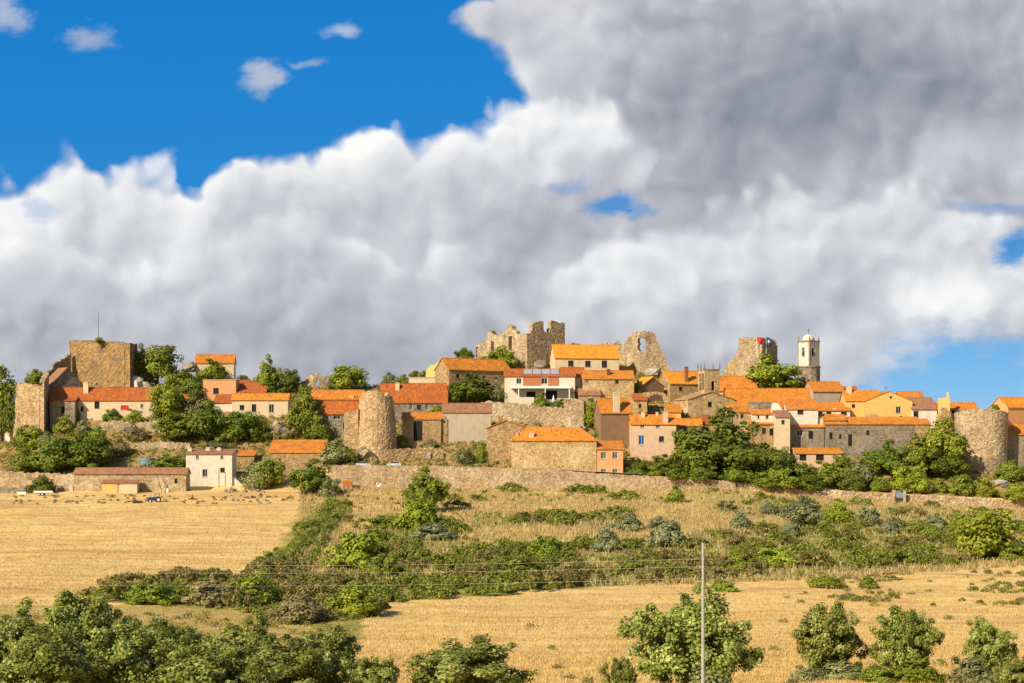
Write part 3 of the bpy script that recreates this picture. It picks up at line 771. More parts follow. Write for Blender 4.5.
# ---- castle
masonry('ruined_castle', 'large ruined castle with two merlons on the skyline', 'castle', [(475, 533), (527, 511), (565, 521), (558, 540), (480, 545), (475, 533)],
        [(474, 346), (479, 344), (484, 342), (487, 340.5), (488, 332), (491, 330.5), (493, 334), (497, 335), (504, 333), (507, 329), (509, 325.5), (511.5, 325), (513, 330), (516, 331), (517, 334.5), (526, 334), (531, 333), (531.8, 324.5), (536, 322), (540, 321), (544, 321.3), (544.6, 332), (549.6, 332.3), (550.2, 320), (554, 321), (560, 323), (563, 322.5), (566, 324)],
        'castle_stone', base=366, thick=1.8, cell=.45, rag=.12, jit=.045, holes=[box_hole(490.5, 493.6, 341, 352.5), box_hole(508.5, 511.6, 336.5, 350), box_hole(475.6, 478.5, 346.5, 360)])
masonry('castle_wall', 'low ruined curtain wall between castle and the pierced ruin', 'wall', [(566, 530), (622, 530)], [(566, 346), (574, 343), (588, 346), (600, 345), (604, 342.5), (612, 343), (620, 341), (622, 344)], 'castle_stone', base=362, thick=1.5, cell=.5, rag=.3)
def r1hole(px, row): return 637.8 + .5 * math.sin(row * .9) < px < 646.8 and 337.8 < row < 349.5 + (px - 637) * .45
masonry('pierced_ruin', 'gable shaped castle ruin pierced by one big window', 'castle ruin', [(612, 522), (640, 516), (673, 517)],
        [(612, 362), (618, 352), (622, 347), (626, 341), (629, 336.5), (633, 333), (637, 331.8), (645, 330.6), (652, 332), (656, 333), (657, 338), (659, 343), (662, 350), (666, 359), (671, 370), (673, 374)], 'castle_stone', base=382, thick=1.7, cell=.45, rag=.28, jit=.07, holes=[r1hole])
masonry('ruined_tower', 'tall ruined castle tower flying two flags', 'castle tower', [(738.5, 514), (762, 512), (777.5, 522), (776, 534), (740, 530), (738.5, 514)],
        [(737, 338), (742, 337.5), (750, 338), (757, 337), (762, 338), (768, 338.5), (773, 340), (776, 343), (778, 347)], 'castle_stone', base=390, thick=1.8, cell=.5, rag=.15, jit=.05)
masonry('ruined_wall', 'ruined wall rising to the left side of the flag tower', 'wall', [(722, 526), (739, 521)], [(722, 373), (726, 366), (730, 361), (734, 358), (737, 352), (739, 350)], 'warm_stone', base=386, thick=1.5, cell=.5, rag=.35)

def flag(px, rt, rp, Y, mat, w, h, label, extra=None):
    p0, p1 = P(px, rp, Y), P(px, rt, Y)
    root = empty('flag', p0); tag(root, label, 'flag')
    m = MB(); m.bar((0, 0, -1), (0, 0, p1.z - p0.z + .4), .09, 6, .05); m.build('flagpole', MATS['white_paint'], root)
    c = MB(); n = 8; zt = p1.z - p0.z + .2
    for i in range(n):
        for j in range(4):
            q = []
            for (a, b) in ((i, j), (i + 1, j), (i + 1, j + 1), (i, j + 1)):
                u, v = a / n, b / 4
                q.append((.06 + u * w, .25 * math.sin(u * 7 + v), zt - v * h - u * u * h * .45))
            c.face(q)
    o = c.build('banner', MATS[mat], root)
    sm = o.modifiers.new('thick', 'SOLIDIFY'); sm.thickness = .03
    if extra:
        e = MB(); e.bar((w * .55, -.2, zt - h * .62), (w * .55, .25, zt - h * .62), h * .2, 12); e.build('emblem', MATS[extra], o)
flag(757, 337.5, 352, 511.4, 'red_cloth', 1.9, 1.7, 'red flag on the castle tower')
flag(766.2, 337.5, 353, 513.2, 'navy_cloth', 1.9, 2.6, 'dark blue flag with a white emblem on the castle tower', 'white_cloth')

# ---- under the castle
house('house with a yellow-orange roof and three windows below the castle', 555, 619, 357.3, 380, 345, 9, 9, 'gable', 'sand_plaster', 'yellow_tiles',
      [(571, 363.5, 5.5, 6, 'brown'), (588, 363.8, 5.5, 6, 'brown'), (604.5, 364, 5.5, 7, 'brown')])
vw, lx, lz, w_, he_, hr_ = house('white house with a brick upper wall, solar panels and a veranda', 504.5, 575, 376, 404, 369.5, 8, 0, 'gable', 'cream_plaster', 'red_tiles',
      [(519, 381, 5, 5.5, 'white'), (544.5, 381, 6, 6, 'white'), (531, 396, 9, 9, 'dark'), (551, 395, 12, 9, 'dark')], [(510, 371, 3, .2, 'brick_red')])
s_ = vw.location.y / FPX
b = MB(); x0, x1 = lx(523), lx(541.3); b.box(x0, x1, -.06, -.003, lz(386, x0), lz(376.6, x0)); b.box(lx(548), lx(559), -.06, -.003, lz(386, x0), lz(376.6, x0)); b.build('brick_facing', MATS['brick_red'], vw)
b = MB(); b.box(lx(511), lx(571), -3.2, -.004, lz(388.6, 10), lz(386.4, 10)); b.build('veranda_roof', MATS['white_paint'], vw)
for c_ in (518.5, 545, 569):
    b = MB(); x = lx(c_); b.box(x - .15, x + .15, -3.0, -2.7, -2, lz(388.7, x)); b.build('post', MATS['white_paint'], vw)
b = MB(); b.box(lx(512), lx(534), -3.6, -3.35, -2.5, lz(397.5, 5)); b.build('parapet', MATS['cream_plaster'], vw)
sl = (hr_ - he_) / 4.0
for c_ in (528, 537, 546, 555):
    x = lx(c_); b = MB(); b.face([(x - 1.35, .6, he_ + .6 * sl + .34), (x + 1.35, .6, he_ + .6 * sl + .34), (x + 1.35, 3.6, he_ + 3.6 * sl + .34), (x - 1.35, 3.6, he_ + 3.6 * sl + .34)])
    so = b.build('solar_panel', MATS['solar_blue'], vw); so.modifiers.new('thick', 'SOLIDIFY').thickness = .06
p = P(553.5, 410, gY(553.5, 409)); um = empty('closed_parasol', p); tag(um, 'closed white parasol on the terrace of the white house', 'parasol')
m = MB(); hz = 15 * p.y / FPX; m.bar((0, 0, -.5), (0, 0, hz), .06, 6); m.build('pole', MATS['white_paint'], um)
m = MB(); m.bar((0, 0, hz * .12), (0, 0, hz * .6), .75, 9, .5); m.bar((0, 0, hz * .6), (0, 0, hz * .97), .5, 9, .1); m.build('canopy', MATS['white_cloth'], um)
house('part white house with a small red roof joined to the veranda house', 561, 584, 376.5, 395, 368, 7, 0, 'gable', 'white_plaster', 'red_tiles', [(574, 381, 4, 4, 'white')], dY=-.6)
house('square stone house with an orange roof and three small windows', 583.5, 634, 378.5, 406, 371, 8, 4, 'gable', 'gold_stone', 'orange_tiles', [(587.5, 381.5, 3, 3, 'white'), (617, 382, 3.6, 3.6, 'brown'), (617, 394, 3.6, 3.6, 'brown')], [(608.5, 369, 3, .3, 'wood_brown')])
house('dark shaded house with an orange roof and a stout chimney', 601, 632, 412.5, 448, 398.5, 8, 12, 'gable', 'shaded_plaster', 'orange_tiles', (), [(616.5, 392, 6.5, .15, 'sand_plaster')])
masonry('stone_turret', 'pale square stone turret above the big stone house', 'turret', [(564, gY(565, 428)), (584, gY(565, 428) - 1), (586, gY(565, 428) + 5), (564, gY(565, 428) + 5), (564, gY(565, 428))], [(560, 400), (566, 399), (580, 399), (587, 402)], 'wall_stone', base=432, thick=1.2, cell=.5, rag=.15)
masonry('terrace_wall', 'rubble retaining wall below the white veranda house', 'wall', [(478, gY(485, 420)), (520, gY(520, 424)), (567, gY(560, 428) + 1)], [(478, 404), (490, 401), (510, 403), (530, 405), (555, 407), (567, 408)], 'wall_stone', base=430, thick=1.2, cell=.5, rag=.3)
bh, lx, lz, w_, he_, hr_ = house('big windowless stone house with a hipped orange roof in the centre', 511.5, 596.5, 441, 477, 427.5, 9.5, 0, 'hip', 'gold_stone', 'orange_tiles', (), [(531.5, 431.5, 5, .12, 'pink_plaster'), (517, 432.5, 2.2, .2, 'pink_plaster')], Y=446.5)
house('narrow salmon house with four green shuttered windows', 597.2, 623, 449, 478, 441.5, 6, 0, 'shed', 'salmon_plaster', 'orange_tiles', [(603.5, 455.5, 5.2, 6.5, 'green'), (615, 455.5, 5.2, 6.5, 'green'), (603.5, 472, 5.2, 6, 'green'), (615, 472, 5.2, 6, 'green')], Y=446)
house('pink plastered house with a blue window and a tall pale chimney', 631, 676, 424, 459, 415.5, 8, 0, 'gable', 'pink_plaster', 'orange_tiles', [(641.5, 440, 5.5, 9, 'blue'), (661.5, 439, 5, 5.5, 'brown'), (642.5, 424.6, 4, 3.5, 'blue'), (658, 425.4, 4, 3.5, 'blue')],
      [(665.5, 411, 5, .05, 'pink_plaster'), (643, 411.5, 3.6, .4, 'sand_plaster'), (657, 412, 2.5, .5, 'sand_plaster')])
house('low orange roofed house between the pink house and the big round tree', 677, 702, 425.5, 450, 419, 7, 0, 'gable', 'shaded_plaster', 'orange_tiles', [(684, 431, 4, 5, 'dark')])
house('house with a yellow-orange roof and a shadowed left gable under the pierced ruin', 670, 699, 383, 402, 371.5, 9, 24, 'gable', 'warm_stone', 'yellow_tiles', [(681, 389, 4, 4, 'dark')], [(686, 366.5, 4, .4, 'brick_red')])
house('dark brown barn gable left of the yellow-orange roof', 641, 664, 386, 405, 377, 6, 30, 'gabley', 'shaded_plaster', 'yellow_tiles', cat='barn', name='barn')
Ya = gY(655, 416)
masonry('stone_arch', 'broad dark arch of a ruined doorway above the pink house', 'arch', [(643, Ya), (669, Ya - 1)], [(643, 393), (655, 391), (664, 393), (669, 398)], 'warm_stone', base=418, thick=1.2, cell=.4, rag=.15, holes=[arch_hole(656, 7.5, 394, 430)])

# ---- the church
ch, lx, lz, w_, he_, hr_ = house('stone church front with a low gable and a square belfry', 688, 735, 399.5, 421, 391.5, 16, 17, 'gabley', 'gold_stone', 'warm_stone', [(710, 404.5, 4.5, 5, 'dark'), (707, 417, 8, 3, 'dark'), (718, 417.5, 6.5, 3, 'dark')], cat='church', name='church', oh=.25)
Yb = ch.location.y + 5
bp = [(698, Yb + 3.0), (704.5, Yb - .5), (719.5, Yb + 1.2), (713, Yb + 5.4)]
bx = [((a - CX) / FPX * y, y) for a, y in bp]
tb = (HROW - 370) / FPX * Yb
bel = masonry('belfry', '', '', bx, lambda px, y: tb, 'pale_stone', base=396, thick=.5, cell=.25, closed=True, world=True, rag=0, jit=.01,
        holes=[arch_hole(700.2, .85, 374.5, 390), arch_hole(702.8, .85, 373.5, 390), arch_hole(713.2, 1.6, 381, 390.5)])
bel.parent = ch; bel.matrix_parent_inverse = Matrix.LocRotScale(ch.location, ch.rotation_euler, None).inverted()
bc = MB(); cxy = sum((Vector(q) for q in bx), Vector((0, 0))) / 4
o4 = [cxy + (Vector(q) - cxy) * 1.07 for q in bx]
bc.face([(q.x, q.y, tb + .35) for q in o4]); bc.face([(q.x, q.y, tb + .02) for q in o4][::-1])
for i in range(4):
    a_, b_ = o4[i], o4[(i + 1) % 4]; bc.face([(a_.x, a_.y, tb + .02), (b_.x, b_.y, tb + .02), (b_.x, b_.y, tb + .35), (a_.x, a_.y, tb + .35)])
cob = bc.build('cornice', MATS['grey_stone'], bel); cob.matrix_parent_inverse = Matrix.Translation(bel.location).inverted()
for q in o4 + [(o4[0] + o4[1]) / 2]:
    m = MB(); q = cxy + (q - cxy) * .95
    m.box(q.x - .2, q.x + .2, q.y - .2, q.y + .2, tb + .353, tb + .8); m.bar((q.x, q.y, tb + .8), (q.x, q.y, tb + 2.6), .26, 6, .03)
    po = m.build('pinnacle', MATS['grey_stone'], bel); po.matrix_parent_inverse = Matrix.Translation(bel.location).inverted()
house('big house with a broad orange roof behind the church belfry', 719, 757, 390.5, 402, 377, 10, 0, 'gable', 'sand_plaster', 'orange_tiles', Y=503)
house('long house with the longest orange roof, right of the church', 727, 812, 406.5, 424, 389, 10, 0, 'gable', 'warm_stone', 'orange_tiles', [(740, 412, 4, 4, 'dark'), (800, 410.5, 6, 6, 'brown'), (812, 411, 3, 4, 'dark')], [(791.5, 401.5, 5, .0, 'sand_plaster')], Y=489)
house('ruined roofless stone house with a dark front below the longest roof', 749.5, 773, 403, 420, 402, 4, 0, 'flat', 'grey_stone', 'grey_stone', Y=477, cat='ruined house')
masonry('ruined_wall', 'white plastered wall fragment sloping down below the longest roof', 'wall', [(771, 475), (787, 473.5)], [(771, 405), (774, 402), (779, 404), (783, 410), (787, 420)], 'white_plaster', base=428, thick=1, cell=.45, rag=.2)
house('pale house with a yellow lean-to roof below the longest roof', 787, 818, 409, 426, 400, 5, 0, 'shed', 'white_plaster', 'orange_tiles', [(800.5, 411, 6, 5, 'brown')], Y=474)
house('low row house with an orange roof in front of the white wall fragment', 749, 790, 424, 446, 417.5, 6, 0, 'shed', 'warm_stone', 'orange_tiles', [(772, 432, 5, 7, 'dark'), (779, 434, 6, 6, 'white'), (764, 431, 4, 6, 'brown')], [(764.5, 413, 3, .3, 'grey_plaster'), (756, 414, 3, .3, 'sand_plaster')])
house('grey stone row house with an orange roof right of the low row house', 789, 824, 427, 450, 421, 6, 0, 'shed', 'grey_stone', 'orange_tiles', [(800, 433, 6, 6, 'white'), (811, 435, 5, 8, 'dark')], [(786, 416, 4, .2, 'grey_plaster'), (821.5, 418, 3, .3, 'sand_plaster')])
house('long low outbuilding with an orange roof strip above the bushes', 796, 843, 453.5, 466, 448.5, 5, 0, 'shed', 'pink_plaster', 'orange_tiles', [(803, 457.5, 7, 6, 'dark'), (820, 457.5, 8, 6, 'dark')], cat='outbuilding', name='outbuilding')

house('small lean-to with an orange roof wedged between the church and the long roof', 735, 752, 412, 424, 407, 4, 0, 'shed', 'pale_stone', 'orange_tiles', [(742, 416, 3, 4, 'dark')], cat='lean-to', name='lean_to', Y=475)
house('narrow pale house with a brown roof behind the low row house', 776, 790, 417, 430, 411, 5, 0, 'shed', 'sand_plaster', 'brown_tiles', [(783, 422, 3.2, 4, 'brown')], Y=468)
house('small shaded stone house between the pink house and the orange roofs', 699, 716, 424, 446, 417, 5, 0, 'shed', 'warm_stone', 'red_tiles', [(707, 430, 3.5, 5, 'dark')])
house('little stone house with a red roof under the square stone house', 634, 647, 400, 416, 394, 5, 0, 'shed', 'gold_stone', 'red_tiles', [(640, 406, 3, 4, 'dark')], Y=483)
house('small house with a brown roof right of the veranda house', 579, 600, 395, 412, 389, 5, 0, 'shed', 'pale_stone', 'brown_tiles', [(590, 401, 3.2, 4, 'brown')])
house('yellowish stone house half hidden on the skyline right of the pierced ruin', 690, 712, 378, 392, 371.5, 7, 12, 'gable', 'pale_stone', 'orange_tiles', Y=508)
house('small stone house with an orange roof in front of the white window strips', 824, 846, 420, 430, 415, 4, 0, 'shed', 'pale_stone', 'orange_tiles', [(832, 423.5, 3, 3, 'dark')], Y=473)
house('low roof scrap of orange tiles between the long stone house and the white wall', 917, 930, 424, 432, 419.5, 4, 0, 'shed', 'warm_stone', 'orange_tiles', Y=470)
house('house with an orange roof peeping over the ridge behind the big yellow gable', 900, 924, 399, 412, 392, 7, 0, 'gable', 'gold_stone', 'orange_tiles', Y=501)
house('house with a red roof on the ridge left of the yellow gable houses', 838, 858, 396, 408, 387, 7, 0, 'gable', 'pale_stone', 'red_tiles', Y=506)
house('low pale house under the left half of the longest roof', 752, 776, 414, 424, 409, 4, 0, 'shed', 'white_plaster', 'orange_tiles', [(758, 417, 3, 3.4, 'brown'), (767, 417, 3, 3.4, 'brown')], Y=473.5)
house('little ochre house squeezed below the square stone belfry', 668, 681, 412, 424, 405, 5, 0, 'shed', 'yellow_plaster', 'orange_tiles', [(674, 416.5, 3, 4, 'brown')], Y=478)
# ---- bell tower
Yq = 512.0; cxq = (808.5 - CX) / FPX * Yq
bt = empty('bell_tower', (cxq, Yq, (HROW - 384) / FPX * Yq)); tag(bt, 'white square bell tower with a small dome and a cross', 'bell tower')
def btrel(o): o.parent = bt; o.matrix_parent_inverse = Matrix.Translation(bt.location).inverted(); return o
def pxw(n): return n * Yq / FPX
zr = lambda row: (HROW - row) / FPX * Yq
lo = masonry('base_drum', '', '', ring(cxq, Yq, pxw(11.6), 12), lambda px, y: zr(367.4), 'grey_stone', base=388, thick=.8, cell=.4, closed=True, world=True, rag=.02, jit=.07); btrel(lo)
lo.location = lo.location
up = masonry('belfry', '', '', ring(cxq, Yq, pxw(10.6), 4, R(-90 - 6)), lambda px, y: zr(341.5), 'tower_plaster', base=367.4, thick=.5, cell=.2, closed=True, world=True, rag=0, jit=.004, skirt=0,
             holes=[arch_hole(803.2, 1.5, 347.5, 356.5), arch_hole(813.4, 1.5, 347.5, 356.5)]); btrel(up)
def disc(z0, z1, r0, r1, name, mat, par, n=16, ph=0):
    m = MB(); m.bar((cxq, Yq, z0), (cxq, Yq, z1), r0, n, r1); o = m.build(name, MATS[mat], par)
    o.matrix_parent_inverse = Matrix.Translation(par.location).inverted(); return o
disc(zr(367.7), zr(366.3), pxw(12.1), pxw(12.1), 'string_course', 'grey_stone', bt)
m = MB(); C4 = ring(cxq, Yq, pxw(11.6), 4, R(-96)); zl, zh = zr(342.2), zr(340.8)
m.face([(a_, b_, zh) for a_, b_ in C4]); m.face([(a_, b_, zl) for a_, b_ in C4][::-1])
for k in range(4): m.face([(*C4[k], zl), (*C4[(k + 1) % 4], zl), (*C4[(k + 1) % 4], zh), (*C4[k], zh)])
o = m.build('cornice', MATS['grey_stone'], bt); o.matrix_parent_inverse = Matrix.Translation(bt.location).inverted()
m = MB(); pr = None
for k in range(8):
    a0, a1 = k / 8 * math.pi / 2, (k + 1) / 8 * math.pi / 2
    m.bar((cxq, Yq, zr(340.8) + pxw(6.6) * math.sin(a0)), (cxq, Yq, zr(340.8) + pxw(6.6) * math.sin(a1)), pxw(6.2) * math.cos(a0), 16, max(.05, pxw(6.2) * math.cos(a1)))
dm = m.build('dome', MATS['tower_plaster'], bt); dm.matrix_parent_inverse = Matrix.Translation(bt.location).inverted()
m = MB(); zt = zr(334.9); m.bar((cxq, Yq, zt - .2), (cxq, Yq, zt + .6), .18, 8, .1); m.bar((cxq, Yq, zt + .5), (cxq, Yq, zr(328.6)), .08, 6); m.bar((cxq - .5, Yq, zr(330.6)), (cxq + .5, Yq, zr(330.6)), .08, 6)
c_ = m.build('cross', MATS['dark_metal'], bt); c_.matrix_parent_inverse = Matrix.Translation(bt.location).inverted()
for k in range(4):
    a0 = R(-96) + k * math.pi / 2; q = Vector((cxq + pxw(9.8) * math.cos(a0), Yq + pxw(9.8) * math.sin(a0)))
    m = MB(); m.bar((q.x, q.y, zr(340.8)), (q.x, q.y, zr(339)), .26, 6, .2); m.bar((q.x, q.y, zr(339)), (q.x, q.y, zr(335.8)), .24, 6, .03)
    o = m.build('pinnacle', MATS['grey_stone'], bt); o.matrix_parent_inverse = Matrix.Translation(bt.location).inverted()
    m = MB(); m.bar((q.x, q.y, zr(366.2)), (q.x, q.y, zr(342.3)), .3, 6); o = m.build('corner_rib', MATS['grey_stone'], bt); o.matrix_parent_inverse = Matrix.Translation(bt.location).inverted()
for xx in (803.4, 813.6):
    m = MB(); bq = P(xx, 353, Yq - pxw(5.6)); m.bar(bq + Vector((0, 0, -.6)), bq + Vector((0, 0, .5)), .42, 10, .2)
    o = m.build('bell', MATS['dark_metal'], bt); o.matrix_parent_inverse = Matrix.Translation(bt.location).inverted()

m = MB(); m.bar((cxq, Yq, zr(366)), (cxq, Yq, zr(343)), pxw(5.0), 8); o = m.build('shade_core', MATS['dark_inside'], bt); o.matrix_parent_inverse = Matrix.Translation(bt.location).inverted()  # added dark core, paints the shade seen through the tower arches
q4 = [cxy + (Vector(q) - cxy) * .62 for q in bx]; m = MB()
m.face([(q.x, q.y, tb - .3) for q in q4])
for i in range(4): m.face([(q4[i].x, q4[i].y, tb - 8), (q4[(i + 1) % 4].x, q4[(i + 1) % 4].y, tb - 8), (q4[(i + 1) % 4].x, q4[(i + 1) % 4].y, tb - .3), (q4[i].x, q4[i].y, tb - .3)])
o = m.build('shade_core', MATS['dark_inside'], bel); o.matrix_parent_inverse = Matrix.Translation(bel.location).inverted()  # added dark core, keeps the church belfry arches dark inside
# ---- right side
house('house with an orange roof and a pale left gable below the bell tower', 813, 844, 391, 405, 382, 8, 14, 'gable', 'grey_plaster', 'orange_tiles', Y=500)
house('low house with an orange roof over a row of white window strips', 814, 850, 410.5, 426, 403, 6, 0, 'shed', 'white_plaster', 'orange_tiles', [(820, 413.5, 5, 3, 'brown'), (829, 413.5, 5, 3, 'brown'), (844, 413.5, 6, 3, 'brown')], [(834.5, 408.5, 4, .1, 'sand_plaster')], Y=484)
house('yellow walled house with an orange roof left of the big yellow gable', 846, 881, 400.5, 424, 391, 9, 0, 'gable', 'yellow_plaster', 'orange_tiles', [(853.5, 406, 3.5, 3.5, 'dark'), (855, 418, 2, 3, 'dark')], [(849, 386, 5, .4, 'sand_plaster')], Y=486)
yg, lx, lz, w_, he_, hr_ = house('big yellow house with a broad plain gable and one round opening', 864.5, 912.5, 401.5, 424, 391.5, 12, 0, 'gabley', 'yellow_plaster', 'orange_tiles', [(898.5, 410, 5, 7, 'white'), (901, 419, 2.6, 6, 'brown')], Y=483, oh=.15, apex=.52)
m = MB(); x = lx(890.8); z = lz(397.3, x); m.bar((x, -.05, z), (x, .1, z), .42, 14); m.build('round_window', MATS['dark_inside'], yg)
p = P(886, 392, 488); m = MB(); m.bar((0, 0, -1), (0, 0, 1.9), .04, 5)
for k in range(4): m.bar((-.7 + .1 * k, 0, 1.8 - .3 * k), (.7 - .1 * k, 0, 1.8 - .3 * k), .03, 4)
tag(m.build('roof_aerial', MATS['dark_metal'], None, p), 'small dark aerial on the roof of the yellow gable house', 'aerial')
masonry('ruined_wall', 'short grey rubble wall at the foot of the yellow gable', 'wall', [(866, 479), (881, 478.5)], [(866, 416), (870, 413.5), (876, 414), (881, 418)], 'pale_stone', base=426, thick=.8, cell=.4, rag=.15)
house('long grey stone house with three dark openings and a thin orange roof edge', 825, 921, 424, 454, 417.5, 6, 0, 'shed', 'grey_stone', 'orange_tiles', [(831, 436, 3.4, 7, 'dark'), (840.5, 436.5, 2.5, 5, 'dark'), (850.3, 440.5, 4, 12, 'dark'), (868, 433, 3, 5, 'dark')], skirt=4)
house('house with a dark brown roof over a white wall left of the yellow chimney', 912, 937, 409, 424, 398, 7, 0, 'shed', 'white_plaster', 'brown_tiles', [(916, 415, 5, 8, 'dark')], Y=482)
house('low house with an orange roof sloping down to the right round tower', 936, 978, 409.5, 424, 403, 8, 0, 'gable', 'sand_plaster', 'orange_tiles', [(953.5, 412, 3, 4, 'dark')], Y=484, oh=.3)
masonry('chimney_stack', 'broad yellow chimney wall rising above a stone stub', 'chimney', [(938, 480.5), (950, 479.5)], [(938, 398.5), (946, 397.5), (946.6, 392), (949, 392), (950, 399)], 'yellow_plaster', base=412, thick=1.4, cell=.35, rag=.02, jit=.02)
masonry('stone_stub', 'weathered stone stub between the white wall and the right round tower', 'turret', [(936, 477), (941, 475.5), (951, 475.5), (955, 478)], [(936, 417), (940, 409), (944, 407), (950, 410), (955, 418)], 'warm_stone', base=430, thick=1.6, cell=.45, rag=.2)
Yt = gY(980, 474); rr = 26 * Yt / FPX; cx_ = (981 - CX) / FPX * (Yt + rr)
masonry('round_tower', 'wide round stone tower at the right end of the village', 'tower', ring(cx_, Yt + rr, rr, 30), lambda px, y: (HROW - interp(px, [(954, 413), (960, 411), (968, 409.5), (980, 408.5), (995, 409.5), (1003, 411), (1008, 413)])) / FPX * (Yt + rr * .3),
        'wall_stone', base=478, thick=1.6, cell=.5, closed=True, world=True, rag=.14, jit=.09, xf=lambda x, y, z, c: (c.x + (x - c.x) * (1.0 + .0035 * (z - 4)), c.y + (y - c.y) * (1 + .0035 * (z - 4)), z))
house('house with a yellow-orange roof and a bright left gable at the right edge', 1008, 1060, 407, 428, 397.5, 8, 27, 'gable', 'salmon_plaster', 'yellow_tiles', Y=481)
house('low orange roof over the stone wall at the right edge', 1005, 1062, 434.5, 466, 425, 6, 0, 'shed', 'grey_stone', 'orange_tiles')

# ---- walls along the foot of the village
masonry('retaining_wall', 'long pale retaining wall running along the road below the houses', 'wall', [(328, 440), (440, 440), (560, 440), (640, 440), (736, 440)],
        [(328, 465), (440, 466), (560, 470), (600, 473.5), (640, 475.5), (700, 478), (736, 482)], 'wall_stone', base=497, thick=.9, cell=.6, rag=.14, jit=.03)
masonry('rubble_wall', 'low tumbled rubble wall continuing the retaining wall to the right edge', 'wall', [(737, 440.3), (860, 440), (950, 439.5), (1040, 439)],
        [(736, 483), (760, 487), (800, 489), (860, 492), (900, 494), (950, 496), (1000, 499), (1040, 501)], 'wall_stone', base=508, thick=1.0, cell=.5, rag=.45, jit=.13)
masonry('terrace_wall', 'pale stone terrace wall above the field at the left edge', 'wall', [(-40, 442), (74, 440)], [(-40, 471), (0, 471), (30, 472.5), (74, 474)], 'wall_stone', base=488, thick=1, cell=.5, rag=.3)
masonry('field_wall', 'low dark stone wall at the edge of the dry field on the left', 'wall', [(-30, 428), (26, 427)], [(-30, 488), (10, 487), (18, 488), (26, 486)], 'grey_stone', base=496, thick=.7, cell=.4, rag=.25)
masonry('field_wall', 'low stone wall between the dark round bush and the long barn', 'wall', [(50, 434), (73, 432)], [(50, 485), (73, 487)], 'wall_stone', base=492, thick=.7, cell=.4, rag=.2)
masonry('terrace_wall', 'low rubble wall left of the stone arch beside the parked cars', 'wall', [(330, 455), (354, 454)], [(330, 457), (340, 454), (354, 455)], 'warm_stone', base=468, thick=1, cell=.45, rag=.3)
masonry('terrace_wall', 'rubble terrace wall right of the big round tower', 'wall', [(385, 453), (412, 455), (444, 455)], [(385, 452), (395, 448), (412, 449), (430, 446), (444, 449)], 'warm_stone', base=468, thick=1.2, cell=.45, rag=.4, jit=.14)
masonry('terrace_wall', 'rough terrace wall below the grey plastered house', 'wall', [(446, 452), (488, 453)], [(446, 453), (460, 450), (475, 452), (488, 450)], 'warm_stone', base=468, thick=1.2, cell=.45, rag=.45, jit=.14)
masonry('terrace_wall', 'weathered terrace wall among dry scrub below the red roofed house', 'wall', [(100, gY(110, 432)), (160, gY(160, 432))], [(100, 421), (115, 420), (130, 422), (160, 421)], 'wall_stone', base=434, thick=1, cell=.5, rag=.4)
masonry('terrace_wall', 'stone terrace wall above the blue tank and garden fence', 'wall', [(136, gY(140, 450)), (190, gY(180, 450))], [(136, 443), (160, 441), (190, 443)], 'wall_stone', base=452, thick=1, cell=.5, rag=.4)

# ---- rocks
for i, (px, row, w, h, lb, mt) in enumerate([
    (98, 388, 14, 9, 'grey boulder at the foot of the left keep', 'rock'), (118, 389, 16, 9, 'pale orange boulder below the right part of the keep', 'pale_rock'),
    (137, 391, 14, 16, 'tall whitish rock right of the keep', 'pale_rock'), (146, 390, 9, 9, 'smaller white rock beside the tall whitish rock', 'pale_rock'),
    (172, 381, 9, 6, 'white rock lit among the skyline bushes', 'pale_rock'), (190, 370, 14, 10, 'grey outcrop left of the upper skyline house', 'rock'),
    (283, 436, 26, 18, 'rounded rock face under the pale yellow stone house', 'rock'), (300, 390, 14, 8, 'boulder at the left of the skyline ruin', 'rock'),
    (12, 441, 12, 12, 'stack of pale rock at the left edge', 'pale_rock'), (30, 436, 14, 8, 'pale rock under the bastion', 'pale_rock'),
    (108, 452, 9, 8, 'grey rock in the scrub above the barn', 'rock'), (130, 432, 14, 10, 'brown boulder on the scrubby slope', 'rock'),
    (498, 366, 22, 7, 'pale rock under the castle corner', 'pale_rock'), (542, 367, 16, 8, 'wide grey rock below the castle wall', 'rock'),
    (578, 432, 18, 7, 'white rubble heap behind the big hipped roof', 'pale_rock'), (602, 436, 14, 16, 'dark rock beneath the ivy', 'rock'),
    (880, 488, 10, 8, 'rock in the garden above the rubble wall', 'rock'), (1000, 486, 16, 8, 'pale rock at the foot of the right tower', 'pale_rock'),
    (652, 375, 15, 8, 'rock below the pierced ruin', 'rock'), (430, 458, 10, 7, 'rough boulder on the terrace by the grey plastered house', 'rock')]):
    boulder(px, row, w, h, lb, mt, k=i)
rs = random.Random(5)
for i in range(22):
    px = rs.uniform(225, 268); boulder(px, rs.uniform(489, 502), rs.uniform(2, 6), rs.uniform(2, 4), 'pale fallen stone at the top of the dry field below the white house', 'rock', group='loose stones at the field edge', k=i)
for i in range(14):
    px = rs.uniform(640, 860); boulder(px, rs.uniform(486, 498) + (px - 640) * .02, rs.uniform(2, 5), rs.uniform(2, 4), 'stone fallen from the rubble wall into the grass', 'pale_rock', group='stones below the wall', k=i)
# ================================================================== VEHICLES AND SMALL THINGS
def wheel(par, x, y, r, w, name='wheel'):
    m = MB(); m.bar((x, y - w / 2, r), (x, y + w / 2, r), r, 18); o = m.build(name, MATS['rubber'], par)
    m = MB(); m.bar((x, y - w / 2 - .03, r), (x, y + w / 2 + .03, r), r * .55, 12); m.build('rim', MATS['white_paint'], o)
